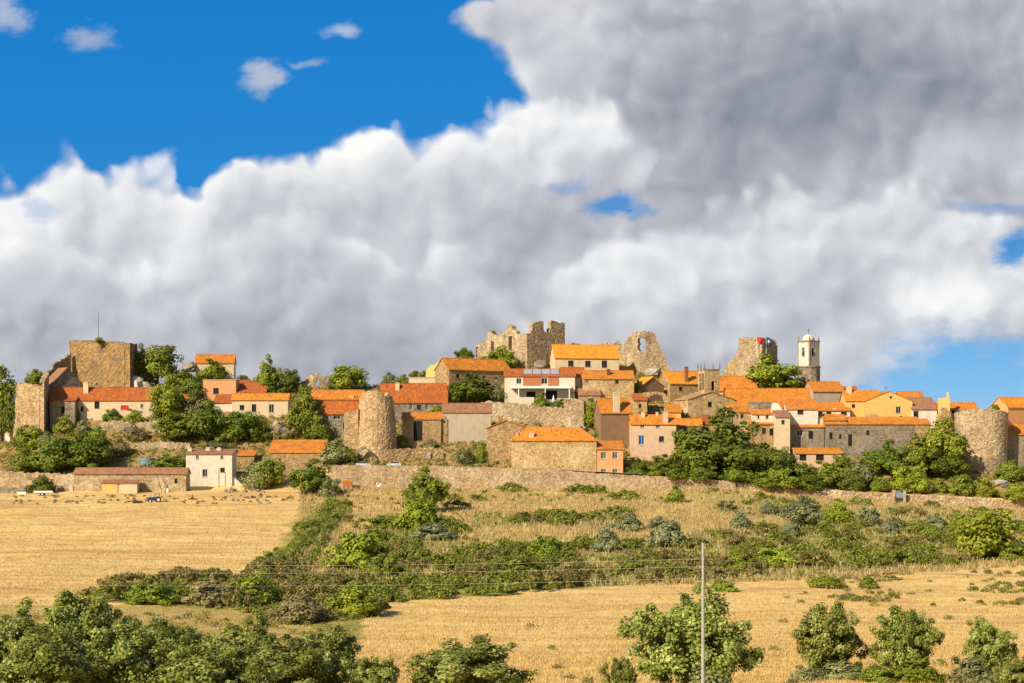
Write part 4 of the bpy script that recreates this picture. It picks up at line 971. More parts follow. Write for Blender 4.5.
# tractor
Yv = gY(156, 502.5); s = Yv / FPX
tr = empty('tractor', P(155, 502.5, Yv), R(200)); tag(tr, 'old blue tractor parked at the top of the dry field', 'tractor')
m = MB(); m.box(.1, 1.75, -.38, .38, .75, 1.45); m.box(1.75, 1.85, -.3, .3, .8, 1.4); m.box(-.1, .5, -.42, .42, .6, 1.1); m.build('bonnet', MATS['blue_paint'], tr)
m = MB(); m.box(-1.1, .1, -.3, .3, .55, .95); m.box(.2, 1.7, -.2, .2, .5, .75); m.bar((1.4, -.7, .42), (1.4, .7, .42), .08, 6); m.bar((-.75, -.8, .75), (-.75, .8, .75), .1, 6); m.build('chassis', MATS['dark_metal'], tr)
m = MB()
for sy in (-.68, .68):
    for k in range(6):
        a0, a1 = R(20 + 25 * k), R(45 + 25 * k)
        q = lambda a, r: (-.75 + r * math.cos(a), .75 + r * math.sin(a))
        p0, p1 = q(a0, .88), q(a1, .88); m.face([(p0[0], sy - .22, p0[1]), (p1[0], sy - .22, p1[1]), (p1[0], sy + .22, p1[1]), (p0[0], sy + .22, p0[1])])
mg = m.build('mudguard', MATS['blue_paint'], tr); mg.modifiers.new('t', 'SOLIDIFY').thickness = .04
m = MB()
for x, y in ((-1.15, -.5), (-1.15, .5), (.05, -.5), (.05, .5)): m.box(x - .04, x + .04, y - .04, y + .04, 1.0, 2.25)
m.box(-1.3, .2, -.62, .62, 2.25, 2.34); m.build('cab', MATS['blue_paint'], tr)
m = MB(); m.box(-.95, -.5, -.25, .25, 1.05, 1.2); m.box(-1.0, -.9, -.25, .25, 1.2, 1.6); m.build('seat', MATS['rubber'], tr)
m = MB(); m.bar((1.1, .2, 1.4), (1.1, .2, 2.1), .04, 6); m.build('exhaust', MATS['dark_metal'], tr)
for sy in (-.75, .75): wheel(tr, -.75, sy, .75, .38); wheel(tr, 1.4, sy, .42, .25)
# harrow beside it
hr = empty('harrow', P(138, 503.5, gY(138, 503.5)), R(15)); tag(hr, 'dark farm harrow lying left of the blue tractor', 'farm implement')
m = MB(); m.box(-1.2, 1.2, -.08, .08, .6, .72); m.box(-1.2, 1.2, .8, .95, .6, .72); m.box(-.08, .08, -.8, .95, .62, .74); m.build('frame', MATS['rust_metal'], hr)
for y in (0, .87):
    m = MB(); m.bar((-1.2, y, .3), (1.2, y, .3), .05, 6)
    for k in range(7):
        x = -1.1 + k * .36; m.bar((x, y - .05, .3), (x, y + .05, .3), .32, 12)
    m.build('disc_axle', MATS['dark_metal'], hr)
# orange cultivator
oc = empty('cultivator', P(191, 499, gY(191, 499)), R(-20)); tag(oc, 'small orange cultivator on the field edge below the white house', 'farm implement')
m = MB(); m.box(-.6, .6, -.35, .35, .5, .95); m.box(-.3, .4, -.25, .25, .953, 1.2); m.build('engine', MATS['orange_paint'], oc)
m = MB(); m.bar((-.5, -.3, .8), (-1.5, -.4, 1.25), .04, 6); m.bar((-.5, .3, .8), (-1.5, .4, 1.25), .04, 6); m.build('handlebar', MATS['dark_metal'], oc)
for sy in (-.42, .42): wheel(oc, .1, sy, .38, .16)
# trailer
tl = empty('flat_trailer', P(44, 495.5, gY(44, 495.5)), R(4)); tag(tl, 'long pale flatbed trailer below the dark round bush', 'trailer')
m = MB(); m.box(-2.6, 2.6, -.9, .9, .75, .95); m.box(-2.6, 2.6, -.95, -.9, .953, 1.35); m.build('bed', MATS['white_paint'], tl)
m = MB(); m.bar((2.6, 0, .8), (3.8, 0, .55), .06, 6); m.build('drawbar', MATS['dark_metal'], tl)
for x in (-1.2, -.3):
    for sy in (-.8, .8): wheel(tl, x, sy, .38, .22)
# white bathtub / trough
tb_ = MB(); tb_.box(-1.3, 1.3, -.4, .4, 0, .12); tb_.box(-1.3, 1.3, -.4, -.3, .12, .7); tb_.box(-1.3, 1.3, .3, .4, .12, .7); tb_.box(-1.3, -1.2, -.3, .3, .12, .7); tb_.box(1.2, 1.3, -.3, .3, .12, .7)
tag(tb_.build('water_trough', MATS['white_paint'], None, P(22, 494.5, gY(22, 494.5))), 'white water trough at the left field edge', 'trough')
# junk by the barn: barrels and crates
for px, row, mt, lb in ((168, 492, 'white_paint', 'white drum in the clutter by the end of the barn'), (174, 491, 'rust_metal', 'rusty drum in the clutter by the end of the barn'), (183, 489, 'teal_paint', 'green drum beside the corner of the white house')):
    p = P(px, row, gY(px, row)); r = empty('oil_drum', p); tag(r, lb, 'drum')
    m = MB(); m.bar((0, 0, -.1), (0, 0, 1.0), .42, 14); m.build('body', MATS[mt], r); 
    for z in (.45, 1.0): m = MB(); m.bar((0, 0, z), (0, 0, z + .05), .45, 14); m.build('hoop', MATS[mt], r)
def plank(px0, r0, px1, r1, mat, lb, nm='plank'):
    Y0 = gY(px0, r0); a = P(px0, r0, Y0); b = P(px1, r1, Y0 + 2)
    m = MB(); m.bar((0, 0, 0), b - a, .12, 4); tag(m.build(nm, MATS[mat], None, a), lb, nm)
plank(162, 492.5, 157, 474.5, 'wood_brown', 'long dark plank leaning against the barn wall')
plank(165, 493, 168, 484, 'wood_brown', 'short board leaning beside the long plank')
# posts
def post(px, row, top, r, mat, nm, lb, cat='post', group=None):
    Yp = gY(px, row); p = P(px, row, Yp); m = MB(); m.bar((0, 0, -.5), (0, 0, (row - top) / FPX * Yp), r, 6, r * .8)
    return tag(m.build(nm, MATS[mat], None, p), lb, cat, group)
post(219, 487.5, 467.5, .12, 'wood_brown', 'wooden_post', 'dark pole standing in front of the white house')
post(7.5, 497, 486, .12, 'concrete', 'fence_post', 'pale post in front of the dark wall at the left edge')
p = P(45, 475, gY(45, 475)); lp = empty('street_lamp', p); tag(lp, 'thin street lamp among the dark trees on the left', 'street lamp')
m = MB(); hh = 20 / FPX * p.y; m.bar((0, 0, -.5), (0, 0, hh), .09, 6, .06); m.bar((0, 0, hh), (-.9, 0, hh + .25), .05, 5); m.build('pole', MATS['grey_metal'], lp)
m = MB(); m.box(-1.3, -.7, -.14, .14, hh + .15, hh + .33); m.build('lamp_head', MATS['grey_metal'], lp)
# blue tank and garden fence
Yk = gY(146, 466.5); p = P(146, 467, Yk); tk = empty('water_tank', p); tag(tk, 'pale blue round water tank behind the long barn', 'tank')
m = MB(); rr_ = 7.5 * Yk / FPX; m.bar((0, rr_, -1), (0, rr_, 2.6), rr_, 24); m.build('body', MATS['teal_paint'], tk); m = MB(); m.bar((0, rr_, 2.6), (0, rr_, 2.72), rr_ + .06, 24); m.bar((0, rr_, 1.2), (0, rr_, 1.28), rr_ + .04, 24); m.build('rim', MATS['grey_metal'], tk)
fn = empty('wire_fence', P(156, 466, Yk)); tag(fn, 'light wire fence with thin posts above the barn roof', 'fence')
for k in range(7):
    m = MB(); m.bar((k * 1.45, 0, -.5), (k * 1.45, 0, 2.4), .05, 5); m.build('post', MATS['concrete'], fn)
m = MB()
for z in (.6, 1.3, 2.2): m.bar((0, 0, z), (8.7, 0, z), .02, 4)
m.build('wires', MATS['grey_metal'], fn)
# cars behind the retaining wall
def car(px, Y, mat, lb, rz):
    x = (px - CX) / FPX * Y; root = empty('parked_car', (x, Y, gz(x, Y) + .45), rz); tag(root, lb, 'car')
    m = MB()
    prof = [(-2.05, .35), (-2.1, .75), (-1.95, .98), (-1.2, 1.02), (1.05, .98), (1.95, .85), (2.1, .6), (2.05, .35)]
    for i in range(len(prof) - 1):
        a, b = prof[i], prof[i + 1]; m.face([(a[0], -.84, a[1]), (a[0], .84, a[1]), (b[0], .84, b[1]), (b[0], -.84, b[1])])
    m.face([(p_[0], -.84, p_[1]) for p_ in prof]); m.face([(p_[0], .84, p_[1]) for p_ in prof][::-1]); m.face([(-2.05, -.84, .35), (2.05, -.84, .35), (2.05, .84, .35), (-2.05, .84, .35)])
    m.build('body', MATS[mat], root)
    m = MB(); m.face([(-1.0, -.6, 1.5), (.3, -.6, 1.5), (.3, .6, 1.5), (-1.0, .6, 1.5)])
    for sy in (-1, 1): m.face([(-1.0, .6 * sy, 1.5), (.3, .6 * sy, 1.5), (.32, .62 * sy, 1.44), (-1.05, .62 * sy, 1.44)])
    m.face([(-1.0, -.6, 1.5), (-1.0, .6, 1.5), (-1.05, .62, 1.44), (-1.05, -.62, 1.44)]); m.face([(.3, -.6, 1.5), (.3, .6, 1.5), (.32, .62, 1.44), (.32, -.62, 1.44)])
    m.build('car_roof', MATS[mat], root)
    m = MB(); lo_ = [(-1.75, -.8, .99), (1.1, -.8, .97), (1.1, .8, .97), (-1.75, .8, .99)]; hi_ = [(-1.05, -.62, 1.44), (.32, -.62, 1.44), (.32, .62, 1.44), (-1.05, .62, 1.44)]
    for i in range(4): m.face([lo_[i], lo_[(i + 1) % 4], hi_[(i + 1) % 4], hi_[i]])
    m.build('window_glass', MATS['dark_glass'], root)
    for x_ in (-1.3, 1.3):
        for sy in (-.78, .78): wheel(root, x_, sy, .32, .2)
car(363, 443.6, 'silver_paint', 'silver car parked by the foot of the round tower', R(5))
car(394, 443.8, 'silver_paint', 'silver car parked below the rubble terrace, right of the tower', R(182))
# things in the yard below the wall
hut = house('tiny brick hut in the yard below the retaining wall', 343, 351.5, 482, 489, 480, 1.6, 0, 'shed', 'brick_red', 'orange_tiles', cat='hut', name='hut', Y=436.5, oh=.1, skirt=1.5)
for px, lb in ((355, 'left garden table in the yard below the wall'), (362, 'right garden table in the yard below the wall')):
    p = P(px, 490, gY(px, 490)); t = empty('garden_table', p); tag(t, lb, 'table')
    m = MB(); m.box(-.9, .9, -.5, .5, 1.0, 1.1); m.build('table_top', MATS['wood_brown'], t)
    for x in (-.8, .8):
        for y in (-.4, .4): m = MB(); m.box(x - .06, x + .06, y - .06, y + .06, -.4, .997); m.build('leg', MATS['wood_brown'], t)
p = P(379, 486, gY(379, 486)); m = MB(); m.box(-.7, .7, -.5, .5, -.2, .9); m.box(-.5, .3, -.4, .4, .903, 1.5)
tag(m.build('stacked_sacks', MATS['white_cloth'], None, p), 'white heap of sacks in the yard below the wall', 'sacks')
# gate posts in the rubble wall
for px, lb in ((894, 'left stone gate pillar in the rubble wall'), (904.5, 'right stone gate pillar in the rubble wall')):
    Yp = 438.6; x = (px - CX) / FPX * Yp; z = (HROW - 499) / FPX * Yp; m = MB(); m.box(-.33, .33, -.33, .33, -1.5, 2.5); m.box(-.4, .4, -.4, .4, 2.503, 2.65); tag(m.build('gate_pillar', MATS['wall_stone'], None, (x, Yp, z)), lb, 'pillar')
gt = empty('garden_gate', ((895.7 - CX) / FPX * 438.6, 438.6, (HROW - 498) / FPX * 438.6)); tag(gt, 'small grey-green metal gate between the two gate pillars', 'gate')
m = MB()
for k in range(7): m.bar((.1 + k * .36, 0, -.2), (.1 + k * .36, 0, 2.2), .05, 5)
m.bar((.05, 0, .1), (2.35, 0, .1), .05, 5); m.bar((.05, 0, 2.1), (2.35, 0, 2.1), .05, 5); m.build('bars', MATS['teal_paint'], gt)
m = MB(); m.box(.1, 2.3, .03, .06, .2, 1.6); m.build('panel', MATS['grey_metal'], gt)

# ---- the pole and its three wires
Yp = 86.0; xp = (703 - CX) / FPX * Yp; zg = gz(xp, Yp); ztop = (HROW - 543) / FPX * Yp
pole = empty('utility_pole', (xp, Yp, zg)); tag(pole, 'tall plain grey concrete pole carrying three wires in the foreground', 'utility pole')
m = MB(); n = 6
for k in range(n): m.bar((0, 0, -1 + (ztop - zg + 1) * k / n), (0, 0, -1 + (ztop - zg + 1) * (k + 1) / n), .115 - .04 * k / n, 12, .115 - .04 * (k + 1) / n)
m.build('shaft', MATS['concrete'], pole)
def wire(row, rl, rr_, lb, off):
    z = (HROW - row) / FPX * Yp
    m = MB(); m.bar((0, -.13 + 0, z - zg), (0, -.13 - off, z - zg), .035, 6); m.bar((0, -.13 - off, z - zg - .05), (0, -.13 - off, z - zg + .05), .04, 8); m.build('insulator', MATS['concrete'], pole)
    a = Vector((xp, Yp - .13 - off, z)); ends = [P(-420, rl, 128), P(1500, rr_, 120)]
    pts = []
    for e, seq in ((ends[0], range(24, 0, -1)), (ends[1], range(0, 25))):
        for k in seq:
            t = k / 24; q = a.lerp(e, t); q.z -= 4 * 1.1 * t * (1 - t); pts.append(q)
    m = MB()
    for q0, q1 in zip(pts, pts[1:]):
        if (q1 - q0).length > .01: m.bar(q0 - a, q1 - a, .0065, 5)
    tag(m.build('power_line', MATS['wire_metal'], None, a), lb, 'wire')
plain('wire_metal', (.42, .38, .28), .6)
wire(558.5, 540, 565, 'topmost of the three overhead wires crossing the foreground', .14)
wire(566, 548, 573, 'middle one of the three overhead wires crossing the foreground', .16)
wire(577.5, 563, 587, 'lowest of the three overhead wires crossing the foreground', .12)
# ================================================================== PLANTS ONE BY ONE
T, B = 'tree', 'bush'
D, M_, G, O, BL, DR = 'leaf_dark', 'leaf_mid', 'leaf_bright', 'leaf_olive', 'leaf_blue', 'leaf_dry'
for a in [
    # left end
    (T, M_, 2, 368, 442, 42, 'tall leafy tree cut by the left edge of the view'), (T, D, 17, 392, 444, 34, 'darker tree tucked against the left flank of the bastion'),
    (B, M_, 37, 366, 384, 24, 'rounded bush growing on top behind the pale bastion'), (B, M_, 22, 424, 450, 26, 'bush in front of the foot of the bastion'),
    (B, G, 33, 421, 447, 30, 'bright bush against the foot of the bastion, right of its front bush'), (B, O, 48, 428, 448, 20, 'pale bush below the tiny orange doored shed'),
    (T, D, 62, 430, 471, 46, 'dark tree in the clump above the field terrace, under the gable house'), (T, D, 92, 436, 471, 46, 'darkest tree of the clump, nearest the long barn'),
    (B, M_, 34, 441, 471, 52, 'wide lighter bush at the left of the dark clump'), (B, M_, 76, 426, 452, 30, 'bush rising behind the dark clump of trees'),
    (B, D, 41, 471, 493, 30, 'dark round bush beside the flatbed trailer'), (B, M_, 98, 421, 452, 26, 'fresh green bush on the scrubby slope above the barn'),
    (B, D, 74, 404, 421, 14, 'small bush by the corner of the dark windowed stone house'),
    (B, D, 112, 406, 422, 20, 'dark round bush in front of the red roofed long house'), (B, G, 135, 408, 426, 30, 'bright bush under the red window of the long house'), (B, O, 155, 408, 426, 13, 'round grey-green bush at the right end of the long house'),
    (B, D, 122, 415, 427, 18, 'low dark bush in front of the long house'),
    (T, M_, 157, 339, 380, 46, 'tall tree standing right beside the left keep'), (T, D, 140, 346, 384, 26, 'dark tree in the shade of the keep'), (B, G, 146, 358, 383, 24, 'light bush below the tall tree by the keep'),
    (T, G, 168, 376, 424, 40, 'bright green tree over the right end of the long red roof'), (B, D, 192, 374, 398, 34, 'dark bush on the ridge left of the salmon house'),
    (B, M_, 212, 358, 382, 34, 'bush covering the front of the upper skyline house'), (B, M_, 182, 366, 385, 30, 'low bush on the skyline between tall tree and upper house'),
    (B, O, 197, 391, 420, 34, 'silvery green bush in front of the orange roof scrap'), (T, M_, 175, 411, 441, 48, 'wide mid green tree on the slope left of the dark ones'),
    (T, D, 208, 402, 442, 46, 'dark tree below the lean-to'), (T, D, 247, 406, 441, 44, 'dark tree below the pale yellow house'), (B, M_, 228, 416, 442, 30, 'bush filling the gap between two dark trees'), (B, M_, 262, 416, 441, 24, 'bush beside the dark tree, under the pale yellow house'),
    (B, DR, 286, 410, 439, 30, 'dry brown bush without leaves below the pale yellow house'),
    (T, M_, 268, 357, 394, 26, 'slim tree on the skyline above the pale yellow house'), (T, D, 288, 368, 394, 28, 'dark tree on the skyline right of the slim one'), (B, D, 270, 380, 397, 34, 'dark bush at the foot of the skyline trees'),
    (B, O, 243, 372, 384, 16, 'pale dry looking bush behind the striped red roof'), (T, M_, 306, 387, 441, 40, 'tall ivy green tree between pale yellow house and orange roofs'), (B, M_, 318, 412, 440, 30, 'bush at the foot of the tall ivy green tree'),
    (T, G, 351, 361, 391, 40, 'bright green round tree on the skyline above the orange roof'), (B, M_, 334, 374, 390, 18, 'bush between the skyline ruin and the bright tree'),
    (B, O, 391, 369, 387, 20, 'grey-green bush on the skyline right of the bright tree'), (B, M_, 418, 366, 385, 28, 'green bush on the skyline behind the wide red roof'), (B, M_, 402, 372, 386, 18, 'small bush between two skyline bushes over the red roof'),
    (B, O, 334, 438, 463, 42, 'olive coloured bush left of the round tower'), (B, M_, 350, 446, 463, 22, 'bush against the stub of ruined wall'),
    (B, O, 258, 456, 487, 40, 'grey-green bush right of the white house'), (T, M_, 270, 453, 487, 34, 'leafy tree between white house and dark round bush'), (T, D, 312, 461, 494, 46, 'dark round tree below the orange roofed barn'), (B, O, 330, 473, 497, 26, 'sparse olive bush right of the dark round tree'),
    (B, G, 404, 402, 416, 22, 'bright bush under the eaves of the wide red roof'), (B, G, 437, 404, 416, 24, 'second bright bush under the wide red roof, by its right end'),
    (B, M_, 403, 433, 450, 14, 'bush in the shade right of the round tower'), (B, O, 430, 437, 449, 22, 'low olive bush above the rubble terrace'),
    (T, D, 472, 374, 404, 52, 'big dark tree in front of the long dark fronted house'), (T, D, 455, 382, 404, 26, 'dark bushy tree at the left end of that long house'), (B, O, 498, 377, 402, 20, 'yellowish bush between dark tree and white house'),
    (T, D, 465, 347, 364, 24, 'dark tree on the skyline left of the castle'), (T, G, 503, 345, 370, 34, 'bright tree against the castle wall'), (B, M_, 487, 352, 368, 22, 'bush left of the bright tree at the castle'),
    (B, O, 464, 444, 463, 22, 'dry olive bush below the grey plastered house'), (B, M_, 482, 436, 462, 14, 'bush in the corner by the pale single-slope roof'),
    (B, M_, 540, 391, 409, 18, 'bush under the veranda'), (B, D, 560, 396, 412, 26, 'dark hedge bush right of the closed parasol'), (B, M_, 577, 388, 401, 26, 'leafy climber hanging over the terrace above the turret'), (B, M_, 594, 386, 400, 24, 'leafy bush in front of the square stone house'),
    (B, G, 592, 397, 428, 26, 'bright ivy mass hanging over the rock right of the turret'), (B, D, 604, 408, 440, 22, 'dark ivy on the shaded rock by the shaded house'),
    (B, G, 641, 404, 416, 18, 'bright bush between shaded house and stone arch'), (B, D, 678, 404, 421, 18, 'dark bush in front of the church\'s left flank'), (B, D, 637, 379, 405, 12, 'dark narrow bush right of the square stone house'),
    # right half
    (T, D, 718, 412, 478, 88, 'largest round dark green tree, in front of the church'), (T, D, 763, 444, 483, 52, 'big dark tree right of the largest one'), (T, M_, 690, 428, 477, 44, 'left shoulder tree of the largest dark tree'),
    (B, D, 664, 450, 476, 40, 'dark bush under the pink house'), (B, D, 640, 457, 476, 30, 'dark bush right of the narrow salmon house'), (B, M_, 653, 460, 477, 26, 'lighter bush between two dark bushes on the wall'),
    (B, O, 735, 403, 428, 22, 'grey-green tree top by the right corner of the church'), (T, D, 742, 438, 472, 36, 'dark tree behind the gap between the two biggest trees'),
    (T, D, 783, 446, 480, 36, 'dark tree in front of the low row house'), (B, D, 800, 458, 485, 46, 'dark bush below the outbuilding'), (B, M_, 826, 460, 485, 40, 'green bush below the outbuilding\'s right end'),
    (T, G, 773, 356, 394, 58, 'big spreading tree below the flag tower'), (B, O, 762, 380, 394, 30, 'yellowish bush under the spreading tree'), (B, D, 796, 378, 394, 26, 'dark bush at the foot of the bell tower'),
    (B, O, 858, 456, 487, 36, 'soft grey-green bush above the rubble wall'), (B, G, 865, 450, 475, 32, 'bright bush behind the grey-green one'), (T, D, 885, 442, 476, 44, 'dark tree under the long grey stone house'), (B, O, 868, 428, 448, 26, 'grey-green climber on the long stone house'),
    (B, M_, 842, 448, 478, 28, 'bush left of the bright bush, below the outbuilding'), (B, G, 900, 458, 490, 34, 'bright bush left of the gate pillars'), (B, G, 917, 462, 492, 28, 'bright bush behind the gate'), (B, O, 901, 428, 446, 16, 'reddish olive climber at the end of the long stone house'),
    (T, G, 942, 420, 474, 58, 'big yellow-green tree left of the right round tower'), (T, M_, 920, 436, 478, 40, 'green tree leaning on the big yellow-green tree'), (T, D, 946, 448, 480, 44, 'dark undergrowth tree under the big yellow-green tree'),
    (B, M_, 962, 468, 494, 30, 'bush in front of the right round tower'), (B, G, 984, 474, 497, 30, 'bright bush below the right round tower'), (B, M_, 1009, 456, 480, 32, 'bush hiding the foot of the right tower\'s shaded side'), (B, G, 939, 474, 492, 18, 'small bright bush in the garden right of the gate'), (B, O, 926, 478, 492, 22, 'pale bush by the gate pillar'),
    (B, G, 1016, 478, 500, 30, 'bright bush at the right edge behind the rubble wall'), (B, M_, 879, 476, 492, 22, 'low bush behind the rubble wall, left of the gate'),
    (B, M_, 99, 336, 342.5, 10, 'little bush growing on top of the left keep'),
    (B, M_, 995, 402.5, 410, 10, 'weed growing on the rim of the right round tower'),
    (B, D, 702, 455, 480, 40, 'dark bush at the foot of the largest tree, left side'), (B, D, 738, 456, 482, 44, 'dark bush at the foot of the largest tree, right side'), (B, M_, 782, 460, 486, 40, 'green bush between the big dark trees and the outbuilding'), (B, D, 852, 466, 490, 34, 'low dark bush along the rubble wall below the grey-green bush'),
    (B, D, 676, 462, 479, 26, 'low dark bush against the wall under the left shoulder tree'), (B, M_, 764, 470, 487, 34, 'low bush on the wall in front of the second dark tree'), (B, D, 808, 472, 489, 34, 'low dark bush on the rubble wall under the outbuilding'),
    (B, G, 64, 414, 432, 22, 'bright bush below the dark windowed stone house'), (B, O, 84, 418, 436, 22, 'pale bush on the slope below the long red roofed house'), (B, DR, 118, 437, 456, 30, 'dry russet bush on the slope above the barn'), (B, DR, 136, 424, 440, 26, 'dry brown bush below the long red roofed house'), (B, M_, 170, 452, 467, 40, 'green bush behind the wire fence'), (B, O, 215, 440, 452, 40, 'yellowish bushes behind the roof of the white house'),
    # the slope between village and lower field
    (T, M_, 426, 468, 512, 46, 'airy green tree in front of the retaining wall'), (B, G, 420, 486, 530, 46, 'bright bush under the airy green tree'), (B, BL, 432, 519, 540, 44, 'blue-grey bush on the slope below the airy tree'),
    (B, G, 358, 519, 568, 62, 'large bright bush right of the diagonal hedge'), (B, G, 352, 576, 618, 56, 'large bright bush at the left end of the lower field'), (B, M_, 385, 545, 577, 40, 'bush between the two large bright bushes'),
    (B, BL, 606, 523, 551, 32, 'dark blue-green round bush left on the grassy terrace'), (B, BL, 629, 510, 531, 28, 'blue-green bush just above the dark round one'), (B, BL, 668, 511, 546, 42, 'blue-green olive bush with a broad top above the pole'),
    (B, BL, 657, 513, 530, 24, 'small blue-green bush touching the olive bush'), (B, BL, 741, 509, 529, 26, 'single blue-green bush in the tall dry grass'), (B, O, 725, 497, 511, 26, 'pale bush under the rubble wall'),
    (T, BL, 803, 496, 528, 46, 'broad pale olive tree in the middle of the right slope'), (B, G, 840, 498, 524, 38, 'yellow-green bush right of the broad olive tree'), (B, BL, 868, 503, 526, 30, 'olive bush right of the yellow-green bush'), (B, BL, 893, 512, 534, 26, 'dark olive bush further right on the slope'), (B, BL, 790, 516, 537, 22, 'small olive bush below the broad olive tree'), (B, BL, 770, 500, 514, 24, 'olive bush left of the broad olive tree'),
    (B, BL, 935, 510, 530, 26, 'olive bush beside the bare orange bank'), (T, G, 985, 500, 558, 68, 'large bright green tree standing alone at the right'), (B, G, 960, 506, 535, 36, 'bright bush touching the large lone tree'), (B, M_, 1018, 540, 562, 40, 'bush at the right edge below the lone tree'),
    (B, M_, 675, 484, 503, 22, 'green weed bush against the retaining wall'), (B, M_, 545, 530, 560, 40, 'green bush in the scrub under the retaining wall'), (B, M_, 520, 548, 575, 50, 'green bush left of centre in the scrub'), (B, G, 775, 541, 566, 48, 'bright patch of bush in the right scrub'), (B, M_, 740, 545, 572, 40, 'green bush right of the pole in the scrub'),
    (B, G, 725, 577, 592, 38, 'low bright bush at the scrub edge right of the pole'), (B, G, 826, 572, 588, 40, 'low yellow-green bush at the edge of the lower field'), (B, M_, 868, 574, 588, 22, 'isolated little bush in the lower field'),
    (B, M_, 150, 574, 604, 56, 'green scrub bush under the left field'), (B, DR, 208, 572, 604, 52, 'brownish bush at the foot of the left field'), (B, M_, 255, 566, 602, 56, 'greyish green bush at the bottom of the diagonal hedge'), (B, DR, 300, 588, 622, 60, 'grey-brown thicket under the diagonal hedge'),
]:
    kind, mt, px, top, base, w, lb = a
    kw = {}
    if 'top of the left keep' in lb: kw['Y'] = 515
    if 'rim of the right' in lb: kw['Y'] = 470
    o = plant(kind, mt, px, top, base, w, lb, **kw)
    if 'top of the left keep' in lb or 'rim of the right' in lb:      # stands on masonry, not on the ground
        s = kw['Y'] / FPX; o.location.z = (HROW - base) / FPX * kw['Y']; o.scale.z = (base - top) * s

# foreground trees
for (px, top, w, Y, lb) in [
    (8, 600, 100, 92, 'foreground oak cut by the lower left corner'), (46, 622, 118, 80, 'foreground oak low in the left corner, in front of the rest'),
    (84, 582, 104, 98, 'tallest foreground oak of the left group'), (130, 616, 116, 84, 'dense foreground oak in the middle of the left group'),
    (172, 612, 100, 99, 'rear foreground oak behind the left group'), (208, 640, 124, 82, 'low spreading foreground oak in the left group'), (244, 610, 92, 96, 'foreground oak with a slightly higher top in the left group'),
    (284, 630, 112, 86, 'pale leaved foreground oak towards the right of the group'), (322, 620, 90, 93, 'rightmost tall foreground oak of the left group'), (374, 650, 62, 88, 'small pale foreground oak at the right end of the left group'),
    (466, 632, 128, 92, 'broad low foreground oak standing alone at the bottom centre'),
    (620, 652, 34, 92, 'very small foreground oak left of the pole'), (694, 582, 124, 96, 'large foreground oak behind the concrete pole'),
    (828, 596, 80, 122, 'rounded foreground oak right of the pole, first of three'), (904, 601, 68, 118, 'open branched foreground oak with a leaning top, second of three'),
    (988, 614, 56, 119, 'upright foreground oak near the right edge, third of three'), (1020, 652, 50, 96, 'foreground oak cut by the lower right corner')]:
    plant('oak', 'leaf_oak', px, top, 0, w, lb, Y=Y)
for (px, top, w, Y, mt, lb) in [(838, 655, 56, 120, O, 'low bush at the foot of the rounded oak right of the pole'), (880, 660, 44, 116, M_, 'dark low bush at the foot of the open branched oak'), (915, 652, 60, 117, M_, 'low bush between the second and third of the three right oaks'), (972, 655, 50, 116, O, 'olive bush at the foot of the upright right oak'), (712, 655, 70, 93, O, 'low bush hiding the trunk of the large oak behind the pole'), (806, 662, 36, 118, O, 'small yellowish bush left of the rounded oak')]:
    plant('bush', mt, px, top, 0, w, lb, Y=Y)
# ================================================================== GROUND, STUFF, SKY, LIGHT, CAMERA
def inpoly(px, row, poly):
    px = np.asarray(px); row = np.asarray(row); c = np.zeros(px.shape, bool); n = len(poly)
    for i in range(n):
        x0, y0 = poly[i]; x1, y1 = poly[(i + 1) % n]
        if y0 == y1: continue
        c ^= ((y0 > row) != (y1 > row)) & (px < (x1 - x0) * (row - y0) / (y1 - y0) + x0)
    return c
def topix(x, Y):
    z = terrain(x, Y); return CX + FPX * x / np.maximum(Y, 1), HROW - FPX * z / np.maximum(Y, 1)
LEFT_FIELD = [(-60, 500), (60, 501), (210, 505), (318, 506), (285, 548), (262, 574), (120, 578), (40, 592), (-60, 606)]
LOW_FIELD = [(350, 640), (372, 610), (430, 600), (560, 591), (720, 583), (860, 578), (1024, 566), (1100, 562), (1100, 730), (330, 730)]
SCRUB = [([(385, 512), (445, 516), (470, 540), (620, 547), (690, 534), (850, 527), (960, 528), (1100, 528), (1100, 556), (1010, 562), (860, 573), (720, 582), (560, 589), (450, 597), (375, 606), (330, 600), (338, 560)], 1.0),
         ([(470, 513), (640, 517), (640, 526), (470, 528)], .8),
         ([(100, 582), (230, 574), (290, 572), (340, 590), (380, 606), (352, 640), (300, 622), (200, 606), (100, 602)], 1.0),
         ([(318, 502), (337, 500), (318, 540), (296, 568), (240, 582), (262, 570), (292, 540)], 1.0),
         ([(343, 503), (349, 502), (318, 562), (302, 582), (294, 582), (310, 562)], 1.0),
         ([(440, 489), (560, 493), (700, 492), (740, 490), (740, 504), (560, 503), (440, 503)], .5),
         ([(690, 490), (860, 503), (1024, 512), (1024, 540), (860, 532), (720, 516)], .55),
         ([(350, 500), (400, 495), (470, 505), (470, 520), (380, 530), (345, 520)], .35)]
GRASSY = [(470, 503), (640, 505), (760, 512), (740, 535), (640, 545), (560, 524), (470, 516)]
STRIP = [(336, 504), (344, 503), (312, 560), (300, 574), (286, 574), (316, 540)]
def scrub_w(px, row):
    w = np.zeros(np.shape(px))
    for poly, k in SCRUB: w = np.maximum(w, inpoly(px, row, poly) * k)
    return w * (1 - inpoly(px, row, STRIP))

